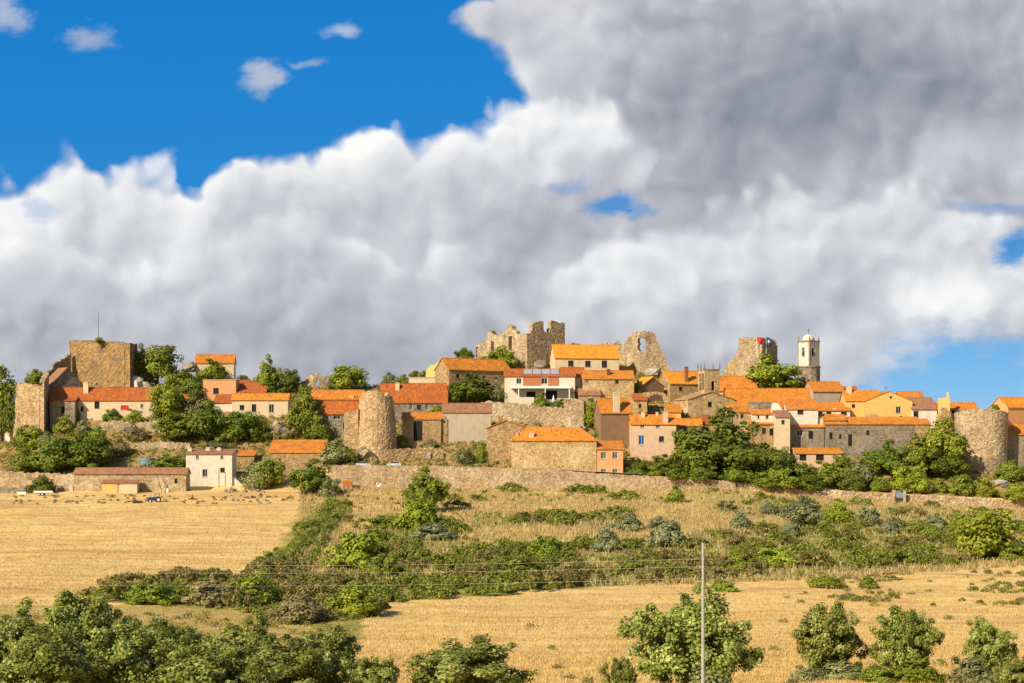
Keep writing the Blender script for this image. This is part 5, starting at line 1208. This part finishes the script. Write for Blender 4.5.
# ---- ground sheet
def axis(a, b, step): return list(np.arange(a, b, step))
xs = sorted(set([-4000, -2600, -1700, -1100, -750, -540, -420, -340, -290, -255] + [round(v, 3) for v in np.arange(-230, 230.1, 1.3)] + [255, 290, 340, 420, 540, 750, 1100, 1700, 2600, 4000]))
ys = [-400, -200, -100, -50] + axis(-20, 60, 5) + axis(60, 230, 1.6) + axis(230, 436, 1.5) + axis(436, 447.5, .5) + axis(447.5, 560, 1.3) + [565, 575, 590, 610, 640, 680, 740, 820, 950, 1200, 1600, 2200, 3000, 4200]
X, Y_ = np.meshgrid(np.array(xs), np.array(ys)); Z = terrain(X, Y_)
nz = np.array([gnoise(a, b) for a, b in zip(X.ravel(), Y_.ravel())]).reshape(X.shape)
amp = np.where(Y_ > 446, 1.6, 1.0) * np.where((Y_ > 437) & (Y_ < 446), .15, 1)
PX, ROW = CX + FPX * X / np.maximum(Y_, 1), HROW - FPX * Z / np.maximum(Y_, 1)
Zn = Z + nz * amp
jx = np.array([mnoise.noise(Vector((a * .12, b * .12, 1))) for a, b in zip(X.ravel(), Y_.ravel())]).reshape(X.shape) * 9
green = scrub_w(PX + jx, ROW + jx * .5)
green = np.maximum(green, .55 * (inpoly(PX + jx, ROW + jx * .4, [(300, 500), (345, 520), (330, 600), (370, 606), (350, 700), (-60, 720), (-60, 606), (120, 606), (120, 578), (262, 574)]) & (Y_ > 60)))
soil = inpoly(PX + jx, ROW + jx * .5, [(915, 518), (960, 515), (1024, 515), (1024, 540), (960, 536)]) * 1.0
soil = np.maximum(soil, ((Y_ > 447) & (Y_ < 540)) * .75)
grassy = inpoly(PX + jx, ROW + jx * .3, GRASSY) * 1.0
nx, ny = len(xs), len(ys)
idx = np.arange(nx * ny).reshape(ny, nx)
quads = np.stack([idx[:-1, :-1], idx[:-1, 1:], idx[1:, 1:], idx[1:, :-1]], -1).reshape(-1, 4)
me = np_mesh('ground', np.stack([X, Y_, Zn], -1).reshape(-1, 3), quads)
for nm, arr in (('green', green), ('soil', soil), ('grassy', grassy)):
    at = me.attributes.new(nm, 'FLOAT', 'POINT'); at.data.foreach_set('value', arr.astype(np.float32).ravel())
me.polygons.foreach_set('use_smooth', [True] * len(me.polygons))
m, nt, b = new_mat('ground_cover')
tc = nt.add('ShaderNodeTexCoord'); v = tc.outputs['Object']
def attr(n):
    a = nt.add('ShaderNodeAttribute'); a.attribute_name = n; return a.outputs['Fac']
n1 = nt.noise(v, .045, 5, .6); n2 = nt.noise(nt.vmath('MULTIPLY', v, (1, 1, 1)), .32, 5, .7); n3 = nt.noise(v, 1.7, 4, .75)
n4 = nt.noise(nt.vmath('MULTIPLY', v, (.05, .35, .3)), 1.0, 4, .6)
straw = nt.ramp(n2, [(.25, (.60, .37, .11)), (.5, (.71, .47, .155)), (.72, (.79, .56, .21))])
straw = nt.mix(nt.rng(nt.noise(nt.vmath('MULTIPLY', nt.vmath('ADD', v, (50, 9, 0)), (.03, .12, .1)), 1.0, 5, .65), .48, .64, 0, .75), straw, (.50, .25, .085))
straw = nt.mix(nt.rng(nt.noise(nt.vmath('ADD', v, (5, 70, 0)), .11, 5, .7), .52, .66, 0, .7), straw, (.42, .235, .09))
straw = nt.mix(nt.rng(n1, .45, .68, 0, .5), straw, (.54, .29, .10))
straw = nt.mix(nt.rng(n4, .48, .66, 0, .6), straw, (.76, .57, .27))
fine = nt.ramp(n3, [(.25, .75), (.5, 1.0), (.75, 1.15)])
sx = nt.add('ShaderNodeSeparateXYZ'); nt.l.new(v, sx.inputs[0])
rows_ = nt.math('SINE', nt.math('ADD', nt.math('MULTIPLY', sx.outputs[1], 1.1), nt.math('ADD', nt.math('MULTIPLY', sx.outputs[0], .12), nt.math('MULTIPLY', n1, 6))))
straw = nt.mix(nt.rng(rows_, .2, 1, 0, .28), straw, (.80, .62, .31))
straw = nt.mix(1.0, straw, fine, 'MULTIPLY')
sg = nt.ramp(n2, [(.25, (.15, .135, .03)), (.5, (.27, .235, .055)), (.7, (.46, .35, .11))]); sg = nt.mix(1.0, sg, fine, 'MULTIPLY')
so = nt.ramp(n2, [(.25, (.10, .075, .025)), (.45, (.24, .16, .06)), (.6, (.38, .25, .10)), (.75, (.52, .37, .17))]); so = nt.mix(1.0, so, fine, 'MULTIPLY')
gfac = nt.rng(nt.math('ADD', attr('green'), nt.math('MULTIPLY', nt.math('SUBTRACT', n2, .5), .9)), .3, .75)
sfac = nt.rng(nt.math('ADD', attr('soil'), nt.math('MULTIPLY', nt.math('SUBTRACT', n2, .5), 1.2)), .3, .8)
col = nt.mix(gfac, straw, sg); col = nt.mix(sfac, col, so)
nt.l.new(col, b.inputs['Base Color']); b.inputs['Roughness'].default_value = 1.0; b.inputs['Specular IOR Level'].default_value = 0
nt.l.new(nt.bump(nt.math('ADD', n3, n2), .7, .35), b.inputs['Normal'])
me.materials.append(m)
gr = link('ground', me); gr['kind'] = 'structure'

# ---- road on the terrace behind the retaining wall
rd = MB(); pr = None
for px in range(322, 745, 12):
    a = [Vector(((px - CX) / FPX * y, y, gz((px - CX) / FPX * y, y) + .62)) for y in (441.2, 446.2)]
    if pr: rd.face([pr[0], a[0], a[1], pr[1]])
    pr = a
m2, nt2, b2 = new_mat('track_surface'); v2 = nt2.add('ShaderNodeTexCoord').outputs['Object']
nt2.l.new(nt2.ramp(nt2.noise(v2, .8, 4, .7), [(.3, (.34, .26, .17)), (.7, (.52, .42, .29))]), b2.inputs['Base Color'])
ro = rd.build('road', m2); ro['kind'] = 'structure'

# ---- scrub: one mass of low growth nobody could count
rs = np.random.RandomState(3)
def spots(n, x0, x1, r0, r1, wfun, ylim=(100, 545)):
    """random ground points seen inside a picture rectangle, thinned by wfun"""
    Ys = np.exp(rs.uniform(np.log(ylim[0]), np.log(ylim[1]), n * 6)); us = rs.uniform(x0, x1, n * 6)
    x = (us - CX) / FPX * Ys; px, row = topix(x, Ys)
    keep = (row > r0) & (row < r1) & (rs.random(len(Ys)) < wfun(px, row))
    x, Ys = x[keep][:n], Ys[keep][:n]
    return x, Ys
def scatter_clumps(name, label, cat, mats, x, Y, size, per, leaf, flat=.75, tints=None, lift=None, kind='stuff'):
    n = len(x); z = terrain(x, Y)
    cen = np.stack([x, Y, z + size * .15 + (lift if lift is not None else 0)], 1)
    d = rs.normal(size=(n, per, 3)); d /= np.linalg.norm(d, axis=2, keepdims=True); d[:, :, 2] = np.abs(d[:, :, 2]) - .12
    r = size[:, None, None] * (.45 + .6 * rs.random((n, per, 1)))
    p = (cen[:, None, :] + d * r * np.array([1, 1, flat])).reshape(-1, 3)
    nr = (d + rs.normal(size=d.shape) * .6 + np.array([0, 0, .3])).reshape(-1, 3); nr /= np.linalg.norm(nr, axis=1, keepdims=True)
    t = np.cross(nr, rs.normal(size=nr.shape)); t /= np.linalg.norm(t, axis=1, keepdims=True); bb = np.cross(nr, t)
    lf = np.repeat(leaf if np.ndim(leaf) else np.full(n, leaf), per)
    s = (lf * (.55 + .9 * rs.random(len(p))))[:, None]
    v = np.stack([p - t * s * .8, p - bb * s * .5, p + t * s * .8, p + bb * s * .5], 1).reshape(-1, 3)
    q = np.arange(len(v)).reshape(-1, 4)
    var = np.clip(.5 * np.repeat(rs.random(n), per) + .5 * rs.random(len(p)), 0, 1)
    tint = np.repeat(tints if tints is not None else rs.random(n), per)
    me = np_mesh(name, v, q, var, tint); o = link(name, me, mats); tag(o, label, cat, kind=kind); return o
m3, nt3, b3 = new_mat('scrub_leaves')
def at3(n):
    a = nt3.add('ShaderNodeAttribute'); a.attribute_name = n; return a.outputs['Fac']
cg = nt3.ramp(at3('var'), [(0, (.10, .115, .012)), (.5, (.20, .225, .025)), (1, (.34, .36, .06))])
cb = nt3.ramp(at3('var'), [(0, (.13, .10, .024)), (.5, (.24, .19, .055)), (1, (.38, .32, .11))])
cc = nt3.mix(nt3.rng(at3('tint'), .42, .62), cg, cb); nt3.l.new(cc, b3.inputs['Base Color']); b3.inputs['Roughness'].default_value = .7
tr3 = nt3.add('ShaderNodeBsdfTranslucent'); nt3.l.new(cc, tr3.inputs[0]); mx3 = nt3.add('ShaderNodeMixShader'); mx3.inputs[0].default_value = .25
nt3.l.new(b3.outputs[0], mx3.inputs[1]); nt3.l.new(tr3.outputs[0], mx3.inputs[2]); nt3.l.new(mx3.outputs[0], nt3.n['Material Output'].inputs[0])
cx, cy = spots(265, -20, 1050, 486, 640, lambda p, r: scrub_w(p, r) ** 1.5, (190, 440))
ncl = len(cx); cr = rs.uniform(1.2, 4.0, ncl); ct = np.array([mnoise.noise(Vector((a * .035, b_ * .05, 4))) for a, b_ in zip(cx, cy)]) * .7 + rs.normal(size=ncl) * .22
X1, Y1, S1, T1_, L1 = [], [], [], [], []
for i in range(ncl):                                        # rounded thickets
    k = int(5 + cr[i] ** 2 * 1.9); a = rs.uniform(0, 6.28, k); rr_ = cr[i] * np.sqrt(rs.random(k))
    X1 += list(cx[i] + rr_ * np.cos(a) * 1.25); Y1 += list(cy[i] + rr_ * np.sin(a) * .9); S1 += list(rs.uniform(.55, 1.1, k)); T1_ += [ct[i]] * k
    L1 += list(cr[i] * .62 * np.sqrt(np.clip(1 - (rr_ / cr[i]) ** 2, 0, 1)) * rs.uniform(.35, 1.0, k))
x, Y = spots(1500, -20, 1050, 486, 640, lambda p, r: scrub_w(p, r), (190, 442))
x = np.concatenate([X1, x]); Y = np.concatenate([Y1, Y])
rowt = .22 * np.clip((topix(x, Y)[1] - 552) / 26, -1, 1)
patch = np.array([mnoise.noise(Vector((a * .05, b_ * .05, 4))) for a, b_ in zip(x, Y)])
scatter_clumps('scrub', 'low green and brown scrub covering the slope between village and lower field', 'scrub', m3, x, Y, np.concatenate([S1, rs.uniform(.4, .9, len(x) - len(S1))]), 64, rs.uniform(.2, .32, len(x)), 1.0, np.clip(.36 + rowt + np.concatenate([T1_, patch[len(S1):] * .9]) + rs.normal(size=len(x)) * .1, 0, 1), np.concatenate([L1, np.zeros(len(x) - len(S1))]))
def hedge(line, n, rmin, rmax, label, tint):
    xx, yy = [], []
    for i in range(n):
        t = i / (n - 1) * (len(line) - 1); k_ = min(int(t), len(line) - 2); f = t - k_
        px, row = [line[k_][j] * (1 - f) + line[k_ + 1][j] * f for j in (0, 1)]
        Yh = gY(px, row); xx.append((px - CX) / FPX * Yh + rs.normal() * .5); yy.append(Yh + rs.normal() * .5)
    scatter_clumps('hedge', label, 'hedge', m3, np.array(xx), np.array(yy), rs.uniform(rmin, rmax, n), 80, .26, 1.15, np.clip(tint + rs.normal(size=n) * .12, 0, 1), kind='thing')
hedge([(334, 502), (316, 528), (296, 552), (262, 578)], 170, 1.0, 1.9, 'wide diagonal hedge along the right edge of the left field', .35)
hedge([(347, 503), (330, 530), (312, 560), (292, 586)], 130, .7, 1.2, 'narrow dark hedge line running beside the wide diagonal hedge', .42)
x, Y = spots(7500, -20, 1044, 375, 482, lambda p, r: .8, (448, 525))
scatter_clumps('undergrowth', 'weeds and low bushes growing between the village houses', 'undergrowth', m3, x, Y, rs.uniform(.4, 1.0, len(x)) * (1 + rs.random(len(x)) ** 3), 40, .26, .9, np.clip(rs.normal(.48, .2, len(x)), 0, 1))
x, Y = spots(420, 780, 1044, 572, 606, lambda p, r: np.where((np.sin(p * .045) + np.cos(r * .35 + p * .02)) > .7, .9, .04), (150, 300))
scatter_clumps('field_weeds', 'patches of low weeds in the dry lower field at the right', 'weeds', m3, x, Y, rs.uniform(.4, .9, len(x)), 50, .2, .7, np.clip(rs.normal(.5, .15, len(x)), 0, 1))
x, Y = spots(260, -20, 330, 496, 620, lambda p, r: np.where(np.abs(r - 499) < 5, 1.0, .0), (200, 430))
scatter_clumps('field_edge_weeds', 'brown weeds along the top edge of the left field', 'weeds', m3, x, Y, rs.uniform(.3, .8, len(x)), 44, .2, .7, np.clip(rs.normal(.7, .12, len(x)), 0, 1))
x, Y = spots(700, -20, 1044, 590, 730, lambda p, r: np.where(inpoly(p, r, LOW_FIELD), .05, 1.0), (70, 200))
scatter_clumps('low_scrub', 'low weeds and brush around the foreground oaks', 'scrub', m3, x, Y, rs.uniform(.4, 1.1, len(x)), 90, .13, .8, np.clip(rs.normal(.5, .2, len(x)), 0, 1))

# ---- dry grass
def grass(name, label, x, Y, h, w, mat, blades=3, spread=.25):
    n = len(x); xx = np.repeat(x, blades) + rs.normal(size=n * blades) * spread; yy = np.repeat(Y, blades) + rs.normal(size=n * blades) * spread
    zz = terrain(xx, yy) - .05 + np.array([gnoise(a, b_) for a, b_ in zip(x, Y)]).repeat(blades)
    hh = np.repeat(h, blades) * (.6 + .8 * rs.random(len(xx))); ww = w * (.6 + .8 * rs.random(len(xx))); an = rs.random(len(xx)) * 6.28
    dx, dy = np.cos(an) * ww, np.sin(an) * ww; lx_, ly_ = rs.normal(size=len(xx)) * hh * .3, rs.normal(size=len(xx)) * hh * .3
    v = np.stack([np.stack([xx - dx, yy - dy, zz], 1), np.stack([xx + dx, yy + dy, zz], 1), np.stack([xx + lx_ + dx * .3, yy + ly_ + dy * .3, zz + hh], 1), np.stack([xx + lx_ - dx * .3, yy + ly_ - dy * .3, zz + hh], 1)], 1).reshape(-1, 3)
    me = np_mesh(name, v, np.arange(len(v)).reshape(-1, 4), np.clip(.4 * rs.random(len(xx)) + .6 * np.repeat(rs.random(n), blades), 0, 1)); o = link(name, me, mat); tag(o, label, 'grass', kind='stuff'); return o
leafmat('straw', (.64, .41, .13), (.72, .49, .165), (.79, .57, .215), .35, 0)
leafmat('tall_straw', (.36, .26, .08), (.58, .44, .17), (.76, .62, .30), .35, 0)
x, Y = spots(30000, -30, 1050, 560, 730, lambda p, r: np.where(inpoly(p, r, LOW_FIELD), 1.0, .15), (90, 262))
dn = np.array([mnoise.noise(Vector((a * .08, b_ * .08, 2))) for a, b_ in zip(x, Y)])
grass('dry_grass', 'short straw coloured grass covering the lower field', x, Y, .22 + .14 * np.clip(dn + .3, 0, 1), .05, MATS['straw'], 3, .3)
x, Y = spots(15000, -30, 340, 496, 640, lambda p, r: np.where(inpoly(p, r, LEFT_FIELD), 1.0, .25 * (1 - scrub_w(p, r))), (180, 430))
grass('stubble', 'dry stubble covering the left field below the barn', x, Y, np.full(len(x), .22), .08, MATS['straw'], 2, .5)
x, Y = spots(9000, -20, 1044, 375, 486, lambda p, r: .8, (448, 525))
grass('hillside_grass', 'dry grass on the village hillside', x, Y, rs.uniform(.4, 1.0, len(x)), .12, MATS['tall_straw'], 3, .5)
x, Y = spots(26000, 300, 1050, 484, 600, lambda p, r: np.where(inpoly(p, r, GRASSY), .6, .45 - .33 * scrub_w(p, r)) * (1 - inpoly(p, r, LOW_FIELD)), (240, 440))
grass('tall_dry_grass', 'tall pale dry grass among the scrub on the slope', x, Y, rs.uniform(.4, 1.0, len(x)), .10, MATS['tall_straw'], 3, .35)

# ---- sun, sky, camera
SUN_AZ, SUN_EL = 46.0, 34.0            # degrees left of straight behind the camera, and above the horizon
sd = Vector((-math.sin(R(SUN_AZ)) * math.cos(R(SUN_EL)), -math.cos(R(SUN_AZ)) * math.cos(R(SUN_EL)), math.sin(R(SUN_EL))))
li = bpy.data.lights.new('sun', 'SUN'); li.energy = 4.9; li.angle = R(.5); li.color = (1.0, .88, .70)
lo = bpy.data.objects.new('sun', li); COL.objects.link(lo); lo.rotation_euler = sd.to_track_quat('Z', 'Y').to_euler()
wd = bpy.data.worlds.new('World'); SC.world = wd; wd.use_nodes = True
w = NT(wd.node_tree); bg = w.n['Background']; STR = .1; bg.inputs['Strength'].default_value = STR
sky = w.add('ShaderNodeTexSky'); sky.sky_type = 'NISHITA'; sky.sun_disc = False; sky.sun_elevation = R(SUN_EL); sky.sun_rotation = math.atan2(sd.x, sd.y)
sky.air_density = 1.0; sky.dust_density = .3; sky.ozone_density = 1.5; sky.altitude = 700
tc = w.add('ShaderNodeTexCoord'); sep = w.add('ShaderNodeSeparateXYZ'); w.l.new(tc.outputs['Generated'], sep.inputs[0])
ay = w.math('MAXIMUM', w.math('ABSOLUTE', sep.outputs[1]), .12)
p = w.math('ADD', w.math('MULTIPLY', w.math('DIVIDE', sep.outputs[0], ay), 15.0), 5.12)    # hundreds of pixels
q = w.math('MULTIPLY', w.math('DIVIDE', sep.outputs[2], ay), 15.0)
cmb = w.add('ShaderNodeCombineXYZ'); w.l.new(p, cmb.inputs[0]); w.l.new(q, cmb.inputs[1]); pq = cmb.outputs[0]
def q_of(row): return (HROW - row) / 100
# billows displace the cloud outlines
wa = w.noise(pq, 1.1, 4, .5, out=1); wb = w.noise(w.vmath('ADD', pq, (31, 7, 3)), 3.2, 4, .5, out=1)
wv = w.vmath('ADD', w.vmath('SCALE', w.vmath('SUBTRACT', wa, (.5, .5, .5)), scale=.55), w.vmath('SCALE', w.vmath('SUBTRACT', wb, (.5, .5, .5)), scale=.14))
pw = w.vmath('ADD', pq, wv); s2 = w.add('ShaderNodeSeparateXYZ'); w.l.new(pw, s2.inputs[0]); P2, Q2 = s2.outputs[0], s2.outputs[1]
def curve(val, lo_, hi_, pts, vlo, vhi):
    nd = w.add('ShaderNodeFloatCurve'); w.put(nd.inputs['Value'], w.math('DIVIDE', w.math('SUBTRACT', val, lo_), hi_ - lo_, clamp=True))
    c = nd.mapping.curves[0]; L = [((a - lo_) / (hi_ - lo_), (bb - vlo) / (vhi - vlo)) for a, bb in pts]
    while len(c.points) < len(L): c.points.new(.5, .5)
    for pt, (a, bb) in zip(c.points, L): pt.location = (min(1, max(0, a)), min(1, max(0, bb)))
    nd.mapping.update()
    return w.math('ADD', w.math('MULTIPLY', nd.outputs[0], vhi - vlo), vlo)
BANK = [(0, 178), (50, 168), (100, 160), (150, 157), (178, 168), (192, 182), (208, 166), (230, 150), (260, 138), (290, 128), (330, 134), (365, 142), (400, 136), (430, 140), (460, 136), (490, 126), (508, 114), (530, 108), (560, 104), (600, 110), (640, 132), (672, 176), (720, 300), (760, 440), (1024, 440)]
e1 = curve(P2, 0, 10.24, [(a / 100, q_of(r)) for a, r in BANK], 0, 6)
def puffs(vec):
    # rounded billows of three sizes
    tot = None
    for sc_, k in ((.8, .52), (1.9, .30), (4.3, .13)):
        nd = w.add('ShaderNodeTexVoronoi'); nd.feature = 'SMOOTH_F1'; nd.voronoi_dimensions = '2D'; w.l.new(vec, nd.inputs['Vector']); nd.inputs['Scale'].default_value = sc_; nd.inputs['Smoothness'].default_value = .8
        t = w.math('MULTIPLY', w.math('SUBTRACT', .5, nd.outputs['Distance']), k); tot = t if tot is None else w.math('ADD', tot, t)
    return tot
pfv = w.vmath('ADD', pq, w.vmath('SCALE', wv, scale=1.0)); pf = puffs(pfv); pfs = puffs(w.vmath('ADD', pfv, (-.11, .13, 0)))
d1 = w.math('ADD', w.math('SUBTRACT', e1, Q2), w.math('SUBTRACT', w.math('MULTIPLY', pf, 1.1), .17))
EDGE = [(-40, 470), (0, 478), (15, 452), (30, 456), (50, 476), (70, 498), (90, 514), (105, 522), (130, 500), (200, 480)]
e2 = curve(Q2, 2.0, 5.0, sorted([(q_of(r), a / 100) for a, r in [(x_, y_) for y_, x_ in EDGE]]) and sorted([(q_of(r), c_ / 100) for r, c_ in EDGE]), 0, 10)
d2 = w.math('MINIMUM', w.math('SUBTRACT', P2, e2), w.math('SUBTRACT', Q2, 1.2))
def blob(px, row, rx, ry, wp=True, pw_=1.0, sharp=1.0):
    """1 at the centre falling to 0 at the radius"""
    a, bb = (P2, Q2) if wp else (p, q)
    dx = w.math('DIVIDE', w.math('SUBTRACT', a, px / 100), rx / 100); dy = w.math('DIVIDE', w.math('SUBTRACT', bb, q_of(row)), ry / 100)
    return w.math('EXPONENT', w.math('MULTIPLY', w.math('ADD', w.math('MULTIPLY', dx, dx), w.math('MULTIPLY', dy, dy)), -sharp))
f1 = w.noise(w.vmath('ADD', pfv, (3, 11, 2)), .9, 5, .52); f2 = w.noise(w.vmath('ADD', pfv, (13, 1, 8)), 3.5, 5, .52)
rel = w.math('SUBTRACT', pf, pfs)
tex = w.math('ADD', w.math('ADD', w.math('MULTIPLY', pf, .22), w.math('MULTIPLY', w.math('SUBTRACT', f1, .5), .42)), w.math('ADD', w.math('MULTIPLY', w.math('SUBTRACT', f2, .5), .20), w.math('MULTIPLY', rel, .85)))
def depth_of(edge_pts, amp=1.0, off=.15):
    e_ = curve(P2, 0, 10.24, [(a_ / 100, q_of(r_)) for a_, r_ in edge_pts], 0, 6)
    return w.math('ADD', w.math('SUBTRACT', e_, Q2), w.math('SUBTRACT', w.math('MULTIPLY', pf, amp), off))
def shade(t, base, top, fall):
    # sunlit along the upper rim, greyer further below it
    return w.math('ADD', w.math('ADD', base, w.math('MULTIPLY', w.math('EXPONENT', w.math('MULTIPLY', w.math('MAXIMUM', t, 0.0), -1 / fall)), top)), tex)
def fmix(f_, a_, b_):
    return w.math('ADD', w.math('MULTIPLY', a_, w.math('SUBTRACT', 1.0, f_)), w.math('MULTIPLY', b_, f_))
def blobs(L):
    tot = None
    for (px, row, rx, ry, k) in L:
        t = w.math('MULTIPLY', blob(px, row, rx, ry), k); tot = t if tot is None else w.math('ADD', tot, t)
    return tot
# C: the dark sheet at the upper right
tC = w.math('ADD', d2, w.math('SUBTRACT', w.math('MULTIPLY', pf, .9), .13)); cov = w.rng(tC, -.06, .16)
br = w.math('ADD', shade(tC, .36, .26, .55), blobs([(560, 40, 130, 60, .12), (780, 105, 160, 56, -.27), (900, 80, 150, 60, -.12), (1000, 150, 70, 40, .16), (960, 25, 70, 24, .12), (700, 170, 120, 40, -.12)]))
# A: the long bank at the left; A2: a second row of heads in front of it
tA = w.math('ADD', d1, 0.0); aA = w.math('MULTIPLY', w.rng(tA, -.05, .14), w.rng(P2, 4.9, 6.4, 1, 0))
br = fmix(aA, br, w.math('ADD', shade(tA, .48, .46, .5), blobs([(60, 240, 100, 50, .10), (470, 205, 100, 40, -.16), (580, 150, 60, 40, .1)]))); cov = w.math('MAXIMUM', cov, w.rng(tA, -.05, .14))
tA2 = depth_of([(0, 240), (50, 216), (100, 226), (140, 250), (180, 236), (220, 210), (260, 192), (300, 198), (340, 216), (380, 238), (420, 252), (470, 262), (520, 290), (560, 340), (600, 440), (1024, 440)], 1.2, .15)
aA2 = w.math('MULTIPLY', w.rng(tA2, -.06, .30), .85)
br = fmix(aA2, br, w.math('ADD', shade(tA2, .28, .60, .62), blobs([(80, 255, 90, 40, .12), (490, 295, 100, 50, -.06), (60, 345, 120, 24, .06)])))
# B: the bright head where bank and sheet meet
tB = depth_of([(0, 440), (455, 440), (480, 160), (500, 126), (530, 108), (570, 101), (612, 108), (642, 134), (656, 176), (672, 440), (1024, 440)], .9, .13)
aB = w.math('MULTIPLY', w.rng(tB, -.06, .34), w.rng(Q2, 2.3, 3.0))
br = fmix(aB, br, shade(tB, .60, .30, .6)); cov = w.math('MAXIMUM', cov, w.math('MULTIPLY', w.rng(tB, -.04, .14), w.rng(Q2, 2.35, 2.85)))
# D: the lighter bank at the lower right
tD = depth_of([(0, 440), (470, 440), (515, 345), (545, 280), (572, 244), (602, 222), (640, 226), (680, 212), (725, 194), (770, 184), (830, 186), (880, 178), (940, 186), (1024, 192)], 1.1, .15)
aD = w.math('MULTIPLY', w.rng(tD, -.06, .32), w.rng(P2, 5.1, 6.3, .25, .95))
br = fmix(aD, br, w.math('ADD', shade(tD, .45, .44, .42), blobs([(600, 275, 60, 30, .22), (955, 300, 60, 42, .36), (850, 250, 110, 40, .10), (690, 335, 160, 30, .02), (890, 350, 100, 26, .12), (1000, 230, 50, 24, .12)]))); cov = w.math('MAXIMUM', cov, aD)
# thin small clouds in the blue
fw = w.noise(w.vmath('MULTIPLY', pq, (1.6, 3.2, 1)), 2.2, 6, .6)
for (px, row, rx, ry, k) in ((6, 16, 34, 22, .75), (90, 33, 30, 18, .7), (262, 72, 34, 17, .9), (312, 64, 26, 7, .45), (345, 28, 20, 13, .6), (486, 118, 10, 12, .5)):
    cov = w.math('MAXIMUM', cov, w.math('MULTIPLY', w.rng(w.math('ADD', blob(px, row, rx, ry), w.math('MULTIPLY', w.math('SUBTRACT', fw, .5), 1.1)), .3, 1.05), k * .8))
# gaps of blue
for (px, row, rx, ry, k) in ((617, 202, 32, 14, .85), (650, 212, 26, 8, .5), (1014, 244, 30, 22, .95), (972, 378, 120, 56, 1.0), (860, 396, 70, 20, .5), (190, 172, 16, 16, .8), (40, 206, 22, 14, .35), (985, 205, 60, 10, .4), (570, 182, 30, 10, .4)):
    cov = w.math('SUBTRACT', cov, w.math('MULTIPLY', w.rng(w.math('ADD', blob(px, row, rx, ry), w.math('MULTIPLY', w.math('SUBTRACT', fw, .5), .8)), .25, .95), k), clamp=True)
ccol = w.ramp(br, [(0.0, (.18, .19, .235)), (.3, (.28, .293, .335)), (.6, (.435, .44, .465)), (.85, (.60, .605, .615)), (1.0, (.70, .695, .685))])
ccol = w.vmath('SCALE', ccol, scale=1 / STR)
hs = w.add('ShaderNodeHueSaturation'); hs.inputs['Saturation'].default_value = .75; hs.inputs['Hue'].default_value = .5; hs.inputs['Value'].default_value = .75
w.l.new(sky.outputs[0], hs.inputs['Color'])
# unseen clouds are cut above the frame and behind the camera to lower ambient light; below the horizon there is only the sky texture
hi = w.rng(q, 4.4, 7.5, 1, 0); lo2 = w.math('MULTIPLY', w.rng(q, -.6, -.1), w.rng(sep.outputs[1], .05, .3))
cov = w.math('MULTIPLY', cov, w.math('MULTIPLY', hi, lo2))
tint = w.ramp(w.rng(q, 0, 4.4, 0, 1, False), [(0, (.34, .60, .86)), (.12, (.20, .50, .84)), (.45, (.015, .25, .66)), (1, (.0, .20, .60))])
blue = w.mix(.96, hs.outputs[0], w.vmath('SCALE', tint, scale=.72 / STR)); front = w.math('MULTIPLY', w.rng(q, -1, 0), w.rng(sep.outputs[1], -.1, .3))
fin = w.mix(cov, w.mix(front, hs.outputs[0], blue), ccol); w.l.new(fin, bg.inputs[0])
wd.cycles.sampling_method = 'MANUAL'; wd.cycles.sample_map_resolution = 1024

cam = bpy.data.cameras.new('camera'); co = bpy.data.objects.new('camera', cam); COL.objects.link(co); SC.camera = co
co.location = (0, 0, 0); co.rotation_euler = (R(90), 0, 0)
cam.sensor_width = 36; cam.sensor_fit = 'HORIZONTAL'; cam.lens = FPX * 36 / 1024
cam.shift_y = (HROW - 341.5) / 1024; cam.clip_start = .5; cam.clip_end = 9000
vs = SC.view_settings; vs.view_transform = 'Standard'; vs.look = 'None'; vs.exposure = 0.5; vs.gamma = 1.0; vs.use_curve_mapping = False
SC.cycles.max_bounces = 5; SC.cycles.diffuse_bounces = 2; SC.cycles.transparent_max_bounces = 4
